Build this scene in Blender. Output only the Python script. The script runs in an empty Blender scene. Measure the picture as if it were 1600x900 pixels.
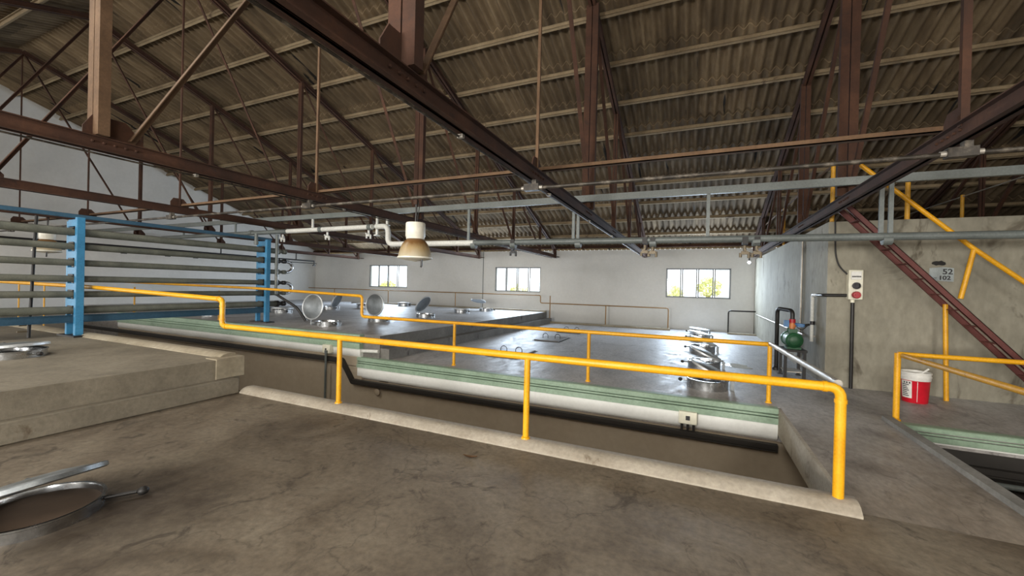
import bpy, math, random
from mathutils import Vector, Matrix
random.seed(7)
S = bpy.context.scene
COL = S.collection
PI = math.pi

# ------------------------------------------------------------------ builders
class MB:
    """collects shapes, links them as one mesh object"""
    def __init__(s):
        s.v = []; s.f = []
    def add(s, vs, fs):
        o = len(s.v); s.v += [tuple(x) for x in vs]; s.f += [[i + o for i in f] for f in fs]; return s
    def box(s, a, b):
        x0, y0, z0 = a; x1, y1, z1 = b
        if x0 > x1: x0, x1 = x1, x0
        if y0 > y1: y0, y1 = y1, y0
        if z0 > z1: z0, z1 = z1, z0
        return s.add([(x0,y0,z0),(x1,y0,z0),(x1,y1,z0),(x0,y1,z0),(x0,y0,z1),(x1,y0,z1),(x1,y1,z1),(x0,y1,z1)],
                     [(0,3,2,1),(4,5,6,7),(0,1,5,4),(1,2,6,5),(2,3,7,6),(3,0,4,7)])
    def cbox(s, c, d):
        return s.box([c[i]-d[i]/2 for i in range(3)], [c[i]+d[i]/2 for i in range(3)])
    def beam(s, p, q, w, h, side=(1,0,0), off=(0,0)):
        """box bar from p to q; w along side, h along the other normal"""
        p, q = Vector(p), Vector(q); t = (q-p).normalized()
        a = Vector(side); a = (a - t*a.dot(t)).normalized(); b = t.cross(a).normalized()
        vs = []
        for e in (p, q):
            for i, j in ((-1,-1),(1,-1),(1,1),(-1,1)):
                vs.append(e + a*(off[0]+i*w/2) + b*(off[1]+j*h/2))
        return s.add(vs, [(0,3,2,1),(4,5,6,7),(0,1,5,4),(1,2,6,5),(2,3,7,6),(3,0,4,7)])
    def channel(s, p, q, w, h, side=(1,0,0), t=.008, off=0.0, flip=1):
        """U section: web normal along side, flanges towards +side*flip"""
        s.beam(p, q, t, h, side, (off + flip*t/2, 0))
        s.beam(p, q, w, t, side, (off + flip*w/2, h/2 - t/2))
        s.beam(p, q, w, t, side, (off + flip*w/2, -h/2 + t/2))
        return s
    def tube(s, pts, r, seg=12, fil=0.0, caps=True):
        pts = [Vector(p) for p in pts]
        if fil > 0 and len(pts) > 2:
            out = [pts[0]]
            for i in range(1, len(pts)-1):
                a, b, c = pts[i-1], pts[i], pts[i+1]
                d0 = (a-b); d1 = (c-b); f = min(fil, d0.length*.48, d1.length*.48)
                p0 = b + d0.normalized()*f; p1 = b + d1.normalized()*f
                for k in range(6):
                    u = k/5; out.append(p0*(1-u)**2 + b*2*u*(1-u) + p1*u*u)
            out.append(pts[-1]); pts = out
        n = len(pts); T = []
        for i in range(n):
            t = pts[min(i+1,n-1)] - pts[max(i-1,0)]; T.append(t.normalized())
        ref = Vector((0,0,1)) if abs(T[0].z) < .9 else Vector((1,0,0))
        a = (ref - T[0]*ref.dot(T[0])).normalized()
        vs = []; fs = []
        rr = r if isinstance(r, (list, tuple)) else [r]*n
        for i in range(n):
            a = (a - T[i]*a.dot(T[i])).normalized(); b = T[i].cross(a)
            for k in range(seg):
                th = 2*PI*k/seg; vs.append(pts[i] + (a*math.cos(th)+b*math.sin(th))*rr[i])
        for i in range(n-1):
            for k in range(seg):
                k2 = (k+1) % seg
                fs.append((i*seg+k, i*seg+k2, (i+1)*seg+k2, (i+1)*seg+k))
        if caps:
            fs.append(tuple(range(seg-1,-1,-1))); fs.append(tuple((n-1)*seg+k for k in range(seg)))
        return s.add(vs, fs)
    def lathe(s, prof, seg=32, M=None, closed=False):
        """prof: (radius, height); revolved about z, placed by matrix M"""
        M = M or Matrix.Identity(4); vs = []; fs = []; n = len(prof)
        for r, z in prof:
            for k in range(seg):
                th = 2*PI*k/seg; vs.append(M @ Vector((r*math.cos(th), r*math.sin(th), z)))
        rng = n if closed else n-1
        for i in range(rng):
            j = (i+1) % n
            for k in range(seg):
                k2 = (k+1) % seg; fs.append((i*seg+k, i*seg+k2, j*seg+k2, j*seg+k))
        if not closed:
            if prof[0][0] > 1e-6: fs.append(tuple(range(seg-1,-1,-1)))
            if prof[-1][0] > 1e-6: fs.append(tuple((n-1)*seg+k for k in range(seg)))
        return s.add(vs, fs)
    def prism(s, prof, p, q, up=(0,0,1)):
        """2D profile (side, up) swept straight from p to q"""
        p, q = Vector(p), Vector(q); t = (q-p).normalized(); u = Vector(up); u = (u-t*u.dot(t)).normalized()
        a = t.cross(u); n = len(prof); vs = []
        for e in (p, q):
            for x, y in prof: vs.append(e + a*x + u*y)
        fs = [(i, (i+1) % n, n+(i+1) % n, n+i) for i in range(n)]
        fs += [tuple(range(n-1,-1,-1)), tuple(range(n, 2*n))]
        return s.add(vs, fs)
    def ball(s, c, r, seg=12, sc=(1,1,1)):
        M = Matrix.Translation(c) @ Matrix.Diagonal((sc[0],sc[1],sc[2],1))
        pr = [(max(r*math.sin(PI*i/8),1e-5), -r*math.cos(PI*i/8)) for i in range(9)]
        return s.lathe(pr, seg, M)
    def obj(s, name, mat, parent=None, origin=None, smooth=40, bevel=0):
        me = bpy.data.meshes.new(name)
        o0 = Vector(origin) if origin is not None else (Vector(parent['_o']) if parent is not None and '_o' in parent.keys() else Vector((0,0,0)))
        me.from_pydata([tuple(Vector(x)-o0) for x in s.v], [], s.f); me.update()
        import bmesh
        bm = bmesh.new(); bm.from_mesh(me)
        bmesh.ops.recalc_face_normals(bm, faces=bm.faces[:]); bm.to_mesh(me); bm.free()
        if smooth:
            for p in me.polygons: p.use_smooth = True
            me.set_sharp_from_angle(angle=math.radians(smooth))
        o = bpy.data.objects.new(name, me); COL.objects.link(o)
        if mat: me.materials.append(mat)
        if parent is not None: o.parent = parent
        else:
            o.location = o0
        if origin is not None or parent is not None: o['_o'] = tuple(o0)
        if bevel:
            m = o.modifiers.new('bevel', 'BEVEL'); m.width = bevel; m.segments = 2; m.limit_method = 'ANGLE'
        return o

def tag(o, label, cat, group=None, kind=None):
    o['label'] = label; o['category'] = cat
    if group: o['group'] = group
    if kind: o['kind'] = kind
    return o
def empty(name, loc, label, cat, group=None):
    o = bpy.data.objects.new(name, None); COL.objects.link(o); o.location = loc; o.empty_display_size = .1
    o['_o'] = tuple(loc)
    return tag(o, label, cat, group)
def struct(name, mb, mat, **k):
    o = mb.obj(name, mat, **k)
    if o.parent is None: o['kind'] = 'structure'
    return o
def dup(root, loc, rz, label, group=None):
    r = root.copy(); COL.objects.link(r); r.location = loc; r.rotation_euler = (0,0,rz); r['label'] = label
    if group: r['group'] = group
    for ch in list(root.children):
        c = ch.copy(); COL.objects.link(c); c.parent = r
        for g in list(ch.children):
            d = g.copy(); COL.objects.link(d); d.parent = c
    return r

# ------------------------------------------------------------------ materials
def srgb(r, g, b):
    f = lambda c: (c/255/12.92) if c/255 <= .04045 else ((c/255+.055)/1.055)**2.4
    return (f(r), f(g), f(b), 1)
def newmat(name):
    m = bpy.data.materials.new(name); m.use_nodes = True
    n = m.node_tree.nodes; l = m.node_tree.links
    return m, n, l, n['Principled BSDF']
def ramp(n, stops):
    r = n.new('ShaderNodeValToRGB'); e = r.color_ramp.elements
    while len(e) < len(stops): e.new(.5)
    for i, (p, c) in enumerate(stops): e[i].position = p; e[i].color = c
    return r
def coords(n, l, world, scale):
    if world: s = n.new('ShaderNodeNewGeometry').outputs['Position']
    else: s = n.new('ShaderNodeTexCoord').outputs['Object']
    mp = n.new('ShaderNodeMapping'); mp.inputs['Scale'].default_value = scale
    l.new(s, mp.inputs['Vector']); return mp.outputs['Vector']
def noise(n, l, vec, scale, detail=5, rough=.6, dist=0.0):
    t = n.new('ShaderNodeTexNoise'); t.inputs['Scale'].default_value = scale; t.inputs['Detail'].default_value = detail
    t.inputs['Roughness'].default_value = rough; t.inputs['Distortion'].default_value = dist
    l.new(vec, t.inputs['Vector']); return t.outputs['Fac']
def mix(n, l, fac, a, b, mode='MIX'):
    m = n.new('ShaderNodeMix'); m.data_type = 'RGBA'; m.blend_type = mode
    if isinstance(fac, float): m.inputs[0].default_value = fac
    else: l.new(fac, m.inputs[0])
    for s, x in ((m.inputs[6], a), (m.inputs[7], b)):
        if isinstance(x, tuple): s.default_value = x
        else: l.new(x, s)
    return m.outputs[2]
def bump(n, l, b, h, strength=.3, dist=.01):
    k = n.new('ShaderNodeBump'); k.inputs['Strength'].default_value = strength; k.inputs['Distance'].default_value = dist
    l.new(h, k.inputs['Height']); l.new(k.outputs['Normal'], b.inputs['Normal'])
def mottled(name, c1, c2, c3=None, scale=3.0, rough=.7, metal=0.0, world=True, bs=.2, stretch=(1,1,1), rvar=0.0, patch=None, grain=.15):
    """two or three tones mixed by noise, with fine grain and bump"""
    m, n, l, b = newmat(name)
    v = coords(n, l, world, stretch)
    f = noise(n, l, v, scale, 6, .62)
    st = [(.3, c1), (.7, c2)] if c3 is None else [(.25, c1), (.5, c2), (.75, c3)]
    r = ramp(n, st); l.new(f, r.inputs[0]); c = r.outputs[0]
    g = noise(n, l, v, scale*14, 3, .6)
    gr = ramp(n, [(.3, (1-grain,)*3+(1,)), (.7, (1+grain*.7,)*3+(1,))]); l.new(g, gr.inputs[0])
    c = mix(n, l, 1.0, c, gr.outputs[0], 'MULTIPLY')
    if patch:
        pf = noise(n, l, v, patch[1], 5, .7, .6)
        pr = ramp(n, [(patch[2], (0,0,0,1)), (patch[2]+.08, (1,1,1,1))]); l.new(pf, pr.inputs[0])
        c = mix(n, l, pr.outputs[0], c, patch[0])
    l.new(c, b.inputs['Base Color'])
    b.inputs['Metallic'].default_value = metal; b.inputs['Roughness'].default_value = rough
    if rvar:
        rr = n.new('ShaderNodeMapRange'); rr.inputs[1].default_value = .3; rr.inputs[2].default_value = .7
        rr.inputs[3].default_value = rough-rvar; rr.inputs[4].default_value = rough+rvar
        l.new(f, rr.inputs[0]); l.new(rr.outputs[0], b.inputs['Roughness'])
    if bs: bump(n, l, b, g, bs, .006)
    return m
def plain(name, c, rough=.5, metal=0.0, coat=0.0):
    m, n, l, b = newmat(name)
    v = coords(n, l, False, (1,1,1)); f = noise(n, l, v, 9.0, 4)
    r = ramp(n, [(.3, tuple(x*.85 for x in c[:3])+(1,)), (.7, tuple(min(1,x*1.1) for x in c[:3])+(1,))])
    l.new(f, r.inputs[0]); l.new(r.outputs[0], b.inputs['Base Color'])
    b.inputs['Roughness'].default_value = rough; b.inputs['Metallic'].default_value = metal
    b.inputs['Coat Weight'].default_value = coat
    return m
M = {}
def floor_mat(name, c1, c2, c3, streak, rough, rv, scale=(1,1,1), stain=None, drift=None):
    m, n, l, b = newmat(name)
    v = coords(n, l, True, scale)
    f1 = noise(n, l, v, 1.1, 8, .65, .8)
    r = ramp(n, [(.3, c1), (.5, c2), (.72, c3)]); l.new(f1, r.inputs[0]); c = r.outputs[0]
    g = noise(n, l, v, 24, 5, .65)
    gr = ramp(n, [(.32, (.74,.74,.74,1)), (.68, (1.15,1.15,1.15,1))]); l.new(g, gr.inputs[0])
    c = mix(n, l, 1.0, c, gr.outputs[0], 'MULTIPLY')
    f3 = noise(n, l, v, 3.4, 8, .7, 1.6)          # dirty blotches and hairline scuffs
    r3 = ramp(n, [(.56, (0,0,0,1)), (.66, (1,1,1,1))]); l.new(f3, r3.inputs[0])
    mm = n.new('ShaderNodeMath'); mm.operation = 'MULTIPLY'; mm.inputs[1].default_value = streak; l.new(r3.outputs[0], mm.inputs[0])
    c = mix(n, l, mm.outputs[0], c, tuple(x*.5 for x in c1[:3])+(1,))
    vo = n.new('ShaderNodeTexVoronoi'); vo.feature = 'DISTANCE_TO_EDGE'; vo.inputs['Scale'].default_value = .55
    wv = n.new('ShaderNodeVectorMath'); wv.operation = 'ADD'
    nz = n.new('ShaderNodeTexNoise'); nz.inputs['Scale'].default_value = 1.7; nz.inputs['Detail'].default_value = 6; l.new(v, nz.inputs['Vector'])
    sc = n.new('ShaderNodeVectorMath'); sc.operation = 'SCALE'; sc.inputs['Scale'].default_value = 1.2; l.new(nz.outputs['Color'], sc.inputs[0])
    l.new(v, wv.inputs[0]); l.new(sc.outputs[0], wv.inputs[1]); l.new(wv.outputs[0], vo.inputs['Vector'])
    cr = ramp(n, [(0.0, (1,1,1,1)), (.006, (0,0,0,1))]); l.new(vo.outputs['Distance'], cr.inputs[0])
    cm = n.new('ShaderNodeMath'); cm.operation = 'MULTIPLY'; cm.inputs[1].default_value = .4; l.new(cr.outputs[0], cm.inputs[0])
    c = mix(n, l, cm.outputs[0], c, tuple(x*.35 for x in c1[:3])+(1,))
    for (sx, sy, rad, col, amt) in (stain or []):      # spilled wine or water stains with an outline of their own
        p = n.new('ShaderNodeNewGeometry').outputs['Position']
        d = n.new('ShaderNodeVectorMath'); d.operation = 'DISTANCE'; l.new(p, d.inputs[0]); d.inputs[1].default_value = (sx, sy, 0)
        nn = noise(n, l, v, 2.2, 6, .7)
        ad = n.new('ShaderNodeMath'); ad.operation = 'MULTIPLY_ADD'; ad.inputs[1].default_value = rad*1.6; l.new(nn, ad.inputs[0]); l.new(d.outputs['Value'], ad.inputs[2])
        sr = ramp(n, [(0.0, (1,1,1,1)), (.5, (0,0,0,1))])
        mr = n.new('ShaderNodeMapRange'); mr.inputs[1].default_value = rad*.9; mr.inputs[2].default_value = rad*2.3; l.new(ad.outputs[0], mr.inputs[0])
        l.new(mr.outputs[0], sr.inputs[0])
        am = n.new('ShaderNodeMath'); am.operation = 'MULTIPLY'; am.inputs[1].default_value = amt; l.new(sr.outputs[0], am.inputs[0])
        c = mix(n, l, am.outputs[0], c, col)
    if drift:                                             # darker brown tint, fading out towards the windows
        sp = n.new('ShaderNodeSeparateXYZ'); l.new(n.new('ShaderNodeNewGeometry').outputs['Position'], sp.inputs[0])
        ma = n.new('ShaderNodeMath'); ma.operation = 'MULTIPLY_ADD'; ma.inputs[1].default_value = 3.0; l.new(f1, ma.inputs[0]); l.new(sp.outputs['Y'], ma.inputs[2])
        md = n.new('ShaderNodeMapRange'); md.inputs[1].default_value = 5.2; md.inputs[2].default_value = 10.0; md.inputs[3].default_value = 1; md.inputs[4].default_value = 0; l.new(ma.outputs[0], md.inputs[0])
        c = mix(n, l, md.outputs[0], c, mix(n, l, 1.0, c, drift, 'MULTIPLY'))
    l.new(c, b.inputs['Base Color'])
    mr = n.new('ShaderNodeMapRange'); mr.inputs[1].default_value = .3; mr.inputs[2].default_value = .7
    mr.inputs[3].default_value = rough-rv; mr.inputs[4].default_value = rough+rv
    l.new(f3, mr.inputs[0]); l.new(mr.outputs[0], b.inputs['Roughness'])
    bump(n, l, b, g, .25, .004)
    return m
M['floor'] = floor_mat('bare concrete floor', srgb(84,73,60), srgb(112,101,86), srgb(131,121,105), .7, .62, .12,
    stain=[(-3.1,1.35,.85,srgb(48,37,28),.85), (-3.6,.5,.4,srgb(88,66,46),.5), (1.35,4.2,.55,srgb(72,58,58),.6), (1.75,5.2,.45,srgb(72,60,60),.5)])
M['tankfloor'] = floor_mat('smooth grey tank top', srgb(160,159,160), srgb(190,190,192), srgb(210,211,214), .45, .50, .14, scale=(1,.5,1),
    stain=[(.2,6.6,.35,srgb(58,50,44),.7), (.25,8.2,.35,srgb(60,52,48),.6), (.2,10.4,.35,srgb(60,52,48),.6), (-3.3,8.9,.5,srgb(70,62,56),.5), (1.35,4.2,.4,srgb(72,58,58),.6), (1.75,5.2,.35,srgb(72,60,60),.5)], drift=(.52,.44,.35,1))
M['concrete'] = mottled('weathered concrete', srgb(132,122,102), srgb(158,148,128), srgb(172,164,146), 1.3, .85, bs=.3)
M['kerb'] = mottled('whitewashed kerb', srgb(142,132,116), srgb(164,155,140), srgb(180,172,158), 2.2, .8, bs=.3, patch=(srgb(120,108,92), 3.5, .62))
M['stepc'] = mottled('step concrete', srgb(104,97,84), srgb(126,118,103), srgb(142,134,118), 1.8, .8, bs=.35, patch=(srgb(96,84,68), 2.5, .62))
M['sideshade'] = mottled('grey tank side', srgb(92,89,84), srgb(114,111,106), srgb(128,126,121), 1.8, .8, bs=.3, patch=(srgb(70,66,60), 2.5, .6))  # darker than the tank top: shade of the side put into the colour
M['kerbgrey'] = mottled('grey worn kerb', srgb(112,110,104), srgb(134,132,127), srgb(150,148,143), 2.2, .8, bs=.3)
M['block'] = mottled('stained concrete tank wall', srgb(114,109,96), srgb(144,139,124), srgb(162,157,142), .9, .85, bs=.3, stretch=(1,1,.5), patch=(srgb(100,93,80), 1.6, .58))
M['plaster'] = mottled('white painted plaster', srgb(212,211,206), srgb(222,221,217), srgb(228,227,223), .8, .9, bs=.03, grain=.03)
M['pitwall'] = mottled('pit wall render', srgb(158,144,124), srgb(168,154,134), srgb(178,165,146), .7, .9, bs=.05, grain=.05)
M['green'] = mottled('pale green paint', srgb(124,146,124), srgb(142,164,142), srgb(156,176,156), 2.0, .55, bs=.08, patch=(srgb(100,118,96), 3.2, .66))
M['white'] = mottled('white gloss paint', srgb(226,226,220), srgb(238,238,234), None, 1.4, .5, bs=.03, grain=.04, patch=(srgb(188,182,170), 4.0, .7))
M['rust'] = mottled('red oxide steel', srgb(46,28,18), srgb(66,40,26), srgb(84,54,36), 2.4, .85, bs=.2, patch=(srgb(50,32,24), 5.0, .6))
M['dusty'] = mottled('dust covered steel', srgb(74,54,38), srgb(98,74,52), srgb(116,90,66), 3.0, .85, bs=.2)
M['purlin'] = mottled('dusty tan purlin', srgb(122,104,80), srgb(150,132,104), srgb(166,148,120), 2.2, .85, bs=.2, patch=(srgb(94,76,58), 2.0, .62))
M['redlad'] = mottled('dark red ladder paint', srgb(92,46,42), srgb(112,60,54), None, 4.0, .6, bs=.1)
M['yellow'] = mottled('yellow pipe paint', srgb(214,148,16), srgb(230,166,22), srgb(238,178,36), 5.0, .38, bs=.05, patch=(srgb(190,120,24), 9.0, .68))
M['oldyellow'] = mottled('worn yellow paint', srgb(196,140,30), srgb(214,158,42), srgb(206,164,80), 5.0, .5, bs=.08, patch=(srgb(130,88,40), 8.0, .6))
M['brownrail'] = mottled('brown weathered rail', srgb(140,104,52), srgb(160,122,66), None, 5.0, .55)
M['galv'] = mottled('galvanised pipe', srgb(164,158,148), srgb(188,182,172), None, 7.0, .4, metal=.5, patch=(srgb(126,104,86), 8.0, .62))
M['greypaint'] = mottled('blue grey paint', srgb(104,110,108), srgb(122,128,126), None, 3.0, .5, bs=.06, patch=(srgb(108,100,88), 5.0, .66))
M['greypipe'] = mottled('grey pvc pipe', srgb(92,98,96), srgb(112,118,116), None, 3.0, .42, bs=.05, patch=(srgb(150,146,136), 4.0, .64))
M['whitepipe'] = mottled('white pvc pipe', srgb(206,206,200), srgb(222,222,216), None, 3.0, .45, bs=.04)
M['conduit'] = mottled('blotched steel conduit', srgb(36,32,28), srgb(58,52,45), srgb(128,119,106), 12.0, .5, metal=.2)
M['blue'] = mottled('sky blue steel', srgb(52,120,162), srgb(64,136,178), None, 3.0, .5, bs=.06, patch=(srgb(72,112,134), 6.0, .66))
M['darkblue'] = mottled('dull blue steel', srgb(44,76,98), srgb(56,92,114), None, 3.0, .55, bs=.06, patch=(srgb(70,80,80), 5.0, .64))
M['tubegrey'] = mottled('dusty insulated tube', srgb(78,80,72), srgb(98,100,90), srgb(116,116,104), 4.0, .6, bs=.1, patch=(srgb(130,126,112), 6.0, .68))
M['black'] = plain('black rubber', srgb(32,30,29), .55)
M['blackpipe'] = plain('black steel pipe', srgb(40,38,37), .4, .2)
M['tray'] = plain('black cable tray', srgb(44,40,36), .6)
M['inox'] = mottled('stainless steel', srgb(176,178,180), srgb(206,208,210), None, 6.0, .24, metal=1.0, bs=.02, rvar=.08)
M['inoxdull'] = mottled('dull stainless steel', srgb(126,131,134), srgb(158,163,166), None, 5.0, .38, metal=.65, bs=.03, rvar=.1)
M['rim'] = mottled('bright steel rim', srgb(196,200,202), srgb(226,228,230), None, 6.0, .4, metal=.5, bs=.02)
M['hole'] = plain('wine stained interior', srgb(84,68,54), .8)
M['motor'] = plain('dark green motor enamel', srgb(34,84,52), .4)
M['valve'] = plain('blue valve plastic', srgb(64,110,158), .4)
M['copper'] = plain('orange fitting', srgb(196,120,64), .45)
M['bucketred'] = plain('red bucket plastic', srgb(206,24,44), .35)
M['bucketwhite'] = plain('white bucket plastic', srgb(232,230,224), .35)
M['ink'] = plain('dark print', srgb(54,52,54), .6)
M['box'] = plain('cream plastic box', srgb(232,228,208), .4)
M['redplug'] = plain('red socket plastic', srgb(170,30,40), .4)
M['plate'] = mottled('blue grey stencil patch', srgb(158,166,168), srgb(178,186,186), None, 6.0, .8)
M['smear'] = plain('black paint smear', srgb(34,32,30), .7)
M['frame'] = plain('window frame', srgb(150,154,156), .5)
M['brass'] = plain('dull brass tap', srgb(120,108,88), .5, .3)
M['lampcap'] = plain('white enamel housing', srgb(232,228,214), .45)
M['hatchc'] = mottled('damp hatch concrete', srgb(104,100,98), srgb(130,128,126), None, 3.0, .5)
def bell_mat():
    m, n, l, b = newmat('dusty amber prismatic bell')
    tc = n.new('ShaderNodeTexCoord'); w = n.new('ShaderNodeSeparateXYZ'); l.new(tc.outputs['Object'], w.inputs[0])
    v = coords(n, l, False, (1,1,.25)); f = noise(n, l, v, 14.0, 5)
    mr = n.new('ShaderNodeMapRange'); mr.inputs[1].default_value = 0; mr.inputs[2].default_value = .28; l.new(w.outputs['Z'], mr.inputs[0])
    ad = n.new('ShaderNodeMath'); ad.operation = 'MULTIPLY_ADD'; ad.inputs[1].default_value = .5; l.new(f, ad.inputs[0]); l.new(mr.outputs[0], ad.inputs[2])
    r = ramp(n, [(.3, srgb(206,196,170)), (.75, srgb(186,160,116)), (1.2 if False else 1.0, srgb(136,98,56))]); l.new(ad.outputs[0], r.inputs[0])
    l.new(r.outputs[0], b.inputs['Base Color']); b.inputs['Roughness'].default_value = .35
    b.inputs['Transmission Weight'].default_value = .25
    return m
M['bell'] = bell_mat()
def glass_mat():
    m, n, l, b = newmat('window glass'); out = n['Material Output']
    t = n.new('ShaderNodeBsdfTransparent'); t.inputs[0].default_value = (.96,.98,.98,1)
    g = n.new('ShaderNodeBsdfGlossy'); g.inputs['Roughness'].default_value = .05
    x = n.new('ShaderNodeMixShader'); x.inputs[0].default_value = .07
    l.new(t.outputs[0], x.inputs[1]); l.new(g.outputs[0], x.inputs[2]); l.new(x.outputs[0], out.inputs[0])
    return m
M['glass'] = glass_mat()
def roof_mat():
    m, n, l, b = newmat('aged fibre cement sheet')
    geo = n.new('ShaderNodeNewGeometry').outputs['Position']
    sep = n.new('ShaderNodeSeparateXYZ'); l.new(geo, sep.inputs[0])
    dv = n.new('ShaderNodeMath'); dv.operation = 'DIVIDE'; dv.inputs[1].default_value = 1.06; l.new(sep.outputs['X'], dv.inputs[0])
    fx = n.new('ShaderNodeMath'); fx.operation = 'FLOOR'; l.new(dv.outputs[0], fx.inputs[0])
    dy = n.new('ShaderNodeMath'); dy.operation = 'DIVIDE'; dy.inputs[1].default_value = 1.94; l.new(sep.outputs['Y'], dy.inputs[0])
    fy = n.new('ShaderNodeMath'); fy.operation = 'FLOOR'; l.new(dy.outputs[0], fy.inputs[0])
    cb = n.new('ShaderNodeCombineXYZ'); l.new(fx.outputs[0], cb.inputs[0]); l.new(fy.outputs[0], cb.inputs[1])
    wn = n.new('ShaderNodeTexWhiteNoise'); wn.noise_dimensions = '2D'; l.new(cb.outputs[0], wn.inputs['Vector'])
    v = coords(n, l, True, (1,.25,.25)); f = noise(n, l, v, 3.0, 8, .7)
    r = ramp(n, [(.28, srgb(76,63,47)), (.5, srgb(108,92,70)), (.72, srgb(140,123,97))]); l.new(f, r.inputs[0])
    wr = ramp(n, [(0, (.72,.71,.69,1)), (1, (1.18,1.16,1.14,1))]); l.new(wn.outputs[0], wr.inputs[0])
    c = mix(n, l, 1.0, r.outputs[0], wr.outputs[0], 'MULTIPLY')
    v2 = coords(n, l, True, (3.2,.35,.35)); f2 = noise(n, l, v2, 1.4, 6, .65, .3)
    r2 = ramp(n, [(.64, (0,0,0,1)), (.70, (1,1,1,1))]); l.new(f2, r2.inputs[0])
    mm = n.new('ShaderNodeMath'); mm.operation = 'MULTIPLY'; mm.inputs[1].default_value = .75; l.new(r2.outputs[0], mm.inputs[0])
    c = mix(n, l, mm.outputs[0], c, srgb(58,46,34))
    v3 = coords(n, l, True, (7.0,.55,.55)); f3 = noise(n, l, v3, 1.0, 3, .5, .2)
    r3 = ramp(n, [(.685, (0,0,0,1)), (.705, (1,1,1,1))]); l.new(f3, r3.inputs[0])
    c = mix(n, l, r3.outputs[0], c, srgb(24,20,16))
    l.new(c, b.inputs['Base Color']); b.inputs['Roughness'].default_value = .92
    g = noise(n, l, coords(n, l, True, (1,1,1)), 40, 3); bump(n, l, b, g, .25, .005)
    return m
M['roof'] = roof_mat()
M['leaf'] = mottled('sunlit leaves', srgb(190,196,110), srgb(224,222,150), srgb(240,232,180), 3.0, .8)
M['trunk'] = plain('tree bark', srgb(96,80,62), .9)
M['ground'] = mottled('dry ground', srgb(150,140,112), srgb(176,166,138), None, .5, .95)
def emit(name, c, s):
    m, n, l, b = newmat(name); b.inputs['Emission Color'].default_value = c; b.inputs['Emission Strength'].default_value = s; return m
M['bulb'] = emit('lit bulb', (.85,.93,1,1), 12.0)
def water_mat():
    m, n, l, b = newmat('shallow water'); b.inputs['Base Color'].default_value = srgb(150,160,165); b.inputs['Roughness'].default_value = .06
    f = noise(n, l, coords(n, l, True, (1,1,1)), 18, 3); bump(n, l, b, f, .12, .01); b.inputs['Metallic'].default_value = .3
    return m
M['water'] = water_mat()

# ------------------------------------------------------------------ main dimensions (metres)
XL, XR = -18.74, 9.2            # gable wall, far side wall
YF, YB = 15.8, -7.1             # window wall, opposite wall
YR = 4.25                       # ridge
def zr(y): return 8.594 - .355*(y if y >= YR else 2*YR - y)
TX = [1.79, -1.63, -5.06, -8.5, -11.9, -15.4, 5.25]
NY = [1.98 - 2.34, 1.98, 4.32, 6.66, 9.0, 11.34, 13.68]
CZ = 2.56                       # underside of the lower chords
PZ = .42                        # raised tank tops

# ------------------------------------------------------------------ setting: slabs, pits, walls
D = -2.4
f = MB()
f.box((XL, YB, -.5), (XR, 3.30, 0))
struct('floor', f, M['floor'])
f = MB(); f.box((1.0, 3.30, -.3), (1.99, 5.9, -.0005)); struct('floor.001', f, M['tankfloor'])
f = MB(); f.box((-5.06, 5.88, D), (XR, 15.2, 0)); f.box((-.72, 15.2, -.3), (1.04, YF, 0)); f.box((1.0, 5.80, -.3), (XR, 5.9, -.0003))
struct('floor.002', f, M['tankfloor'])
f = MB(); f.box((-14.4, 5.88, D), (-5.27, 15.2, PZ)); struct('floor.003', f, M['tankfloor'])
f = MB(); f.box((-5.27, 5.89, -.3), (-5.06, 15.2, .19)); f.box((-5.275, 5.876, .19), (-5.262, 15.2, PZ-.004)); f.box((-5.66, 5.872, -.02), (-5.262, 5.884, PZ-.004)); struct('floor.007', f, M['sideshade'])  # dark facings laid over the tank side, with its shade in their colour
f = MB(); f.box((XL, 6.6, D), (-15.5, 15.2, PZ)); struct('floor.004', f, M['tankfloor'])
f = MB(); f.box((XL, YB, 0), (-5.22, 3.30, PZ)); struct('floor.005', f, M['stepc'])
f = MB(); f.box((-5.23, YB, 0), (-5.085, 3.22, .185)); o = struct('trim_1', f, M['stepc'], bevel=.012)
f = MB(); f.box((XL, YB, D-.2), (XR, YF, D)); struct('floor.006', f, M['pitwall'])
# walls of the pits
f = MB(); f.box((XL, 3.10, D), (XR, 3.28, -.45)); struct('wall_pit_near', f, M['pitwall'])
f = MB(); f.box((-14.4, 5.80, D), (-5.62, 5.885, -.17)); f.box((-5.62, 5.80, D), (1.9, 5.885, -.42)); 
f.box((-14.40, 5.80, -.18), (-5.72, 5.885, .0))
struct('wall_pit_far', f, M['pitwall'])
f = MB(); f.box((1.99, 5.79, D), (XR, 5.885, -.2)); struct('pit_shade_sheet', f, M['tray'])  # black sheet added for the pit's darkness, where there is only a void
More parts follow.
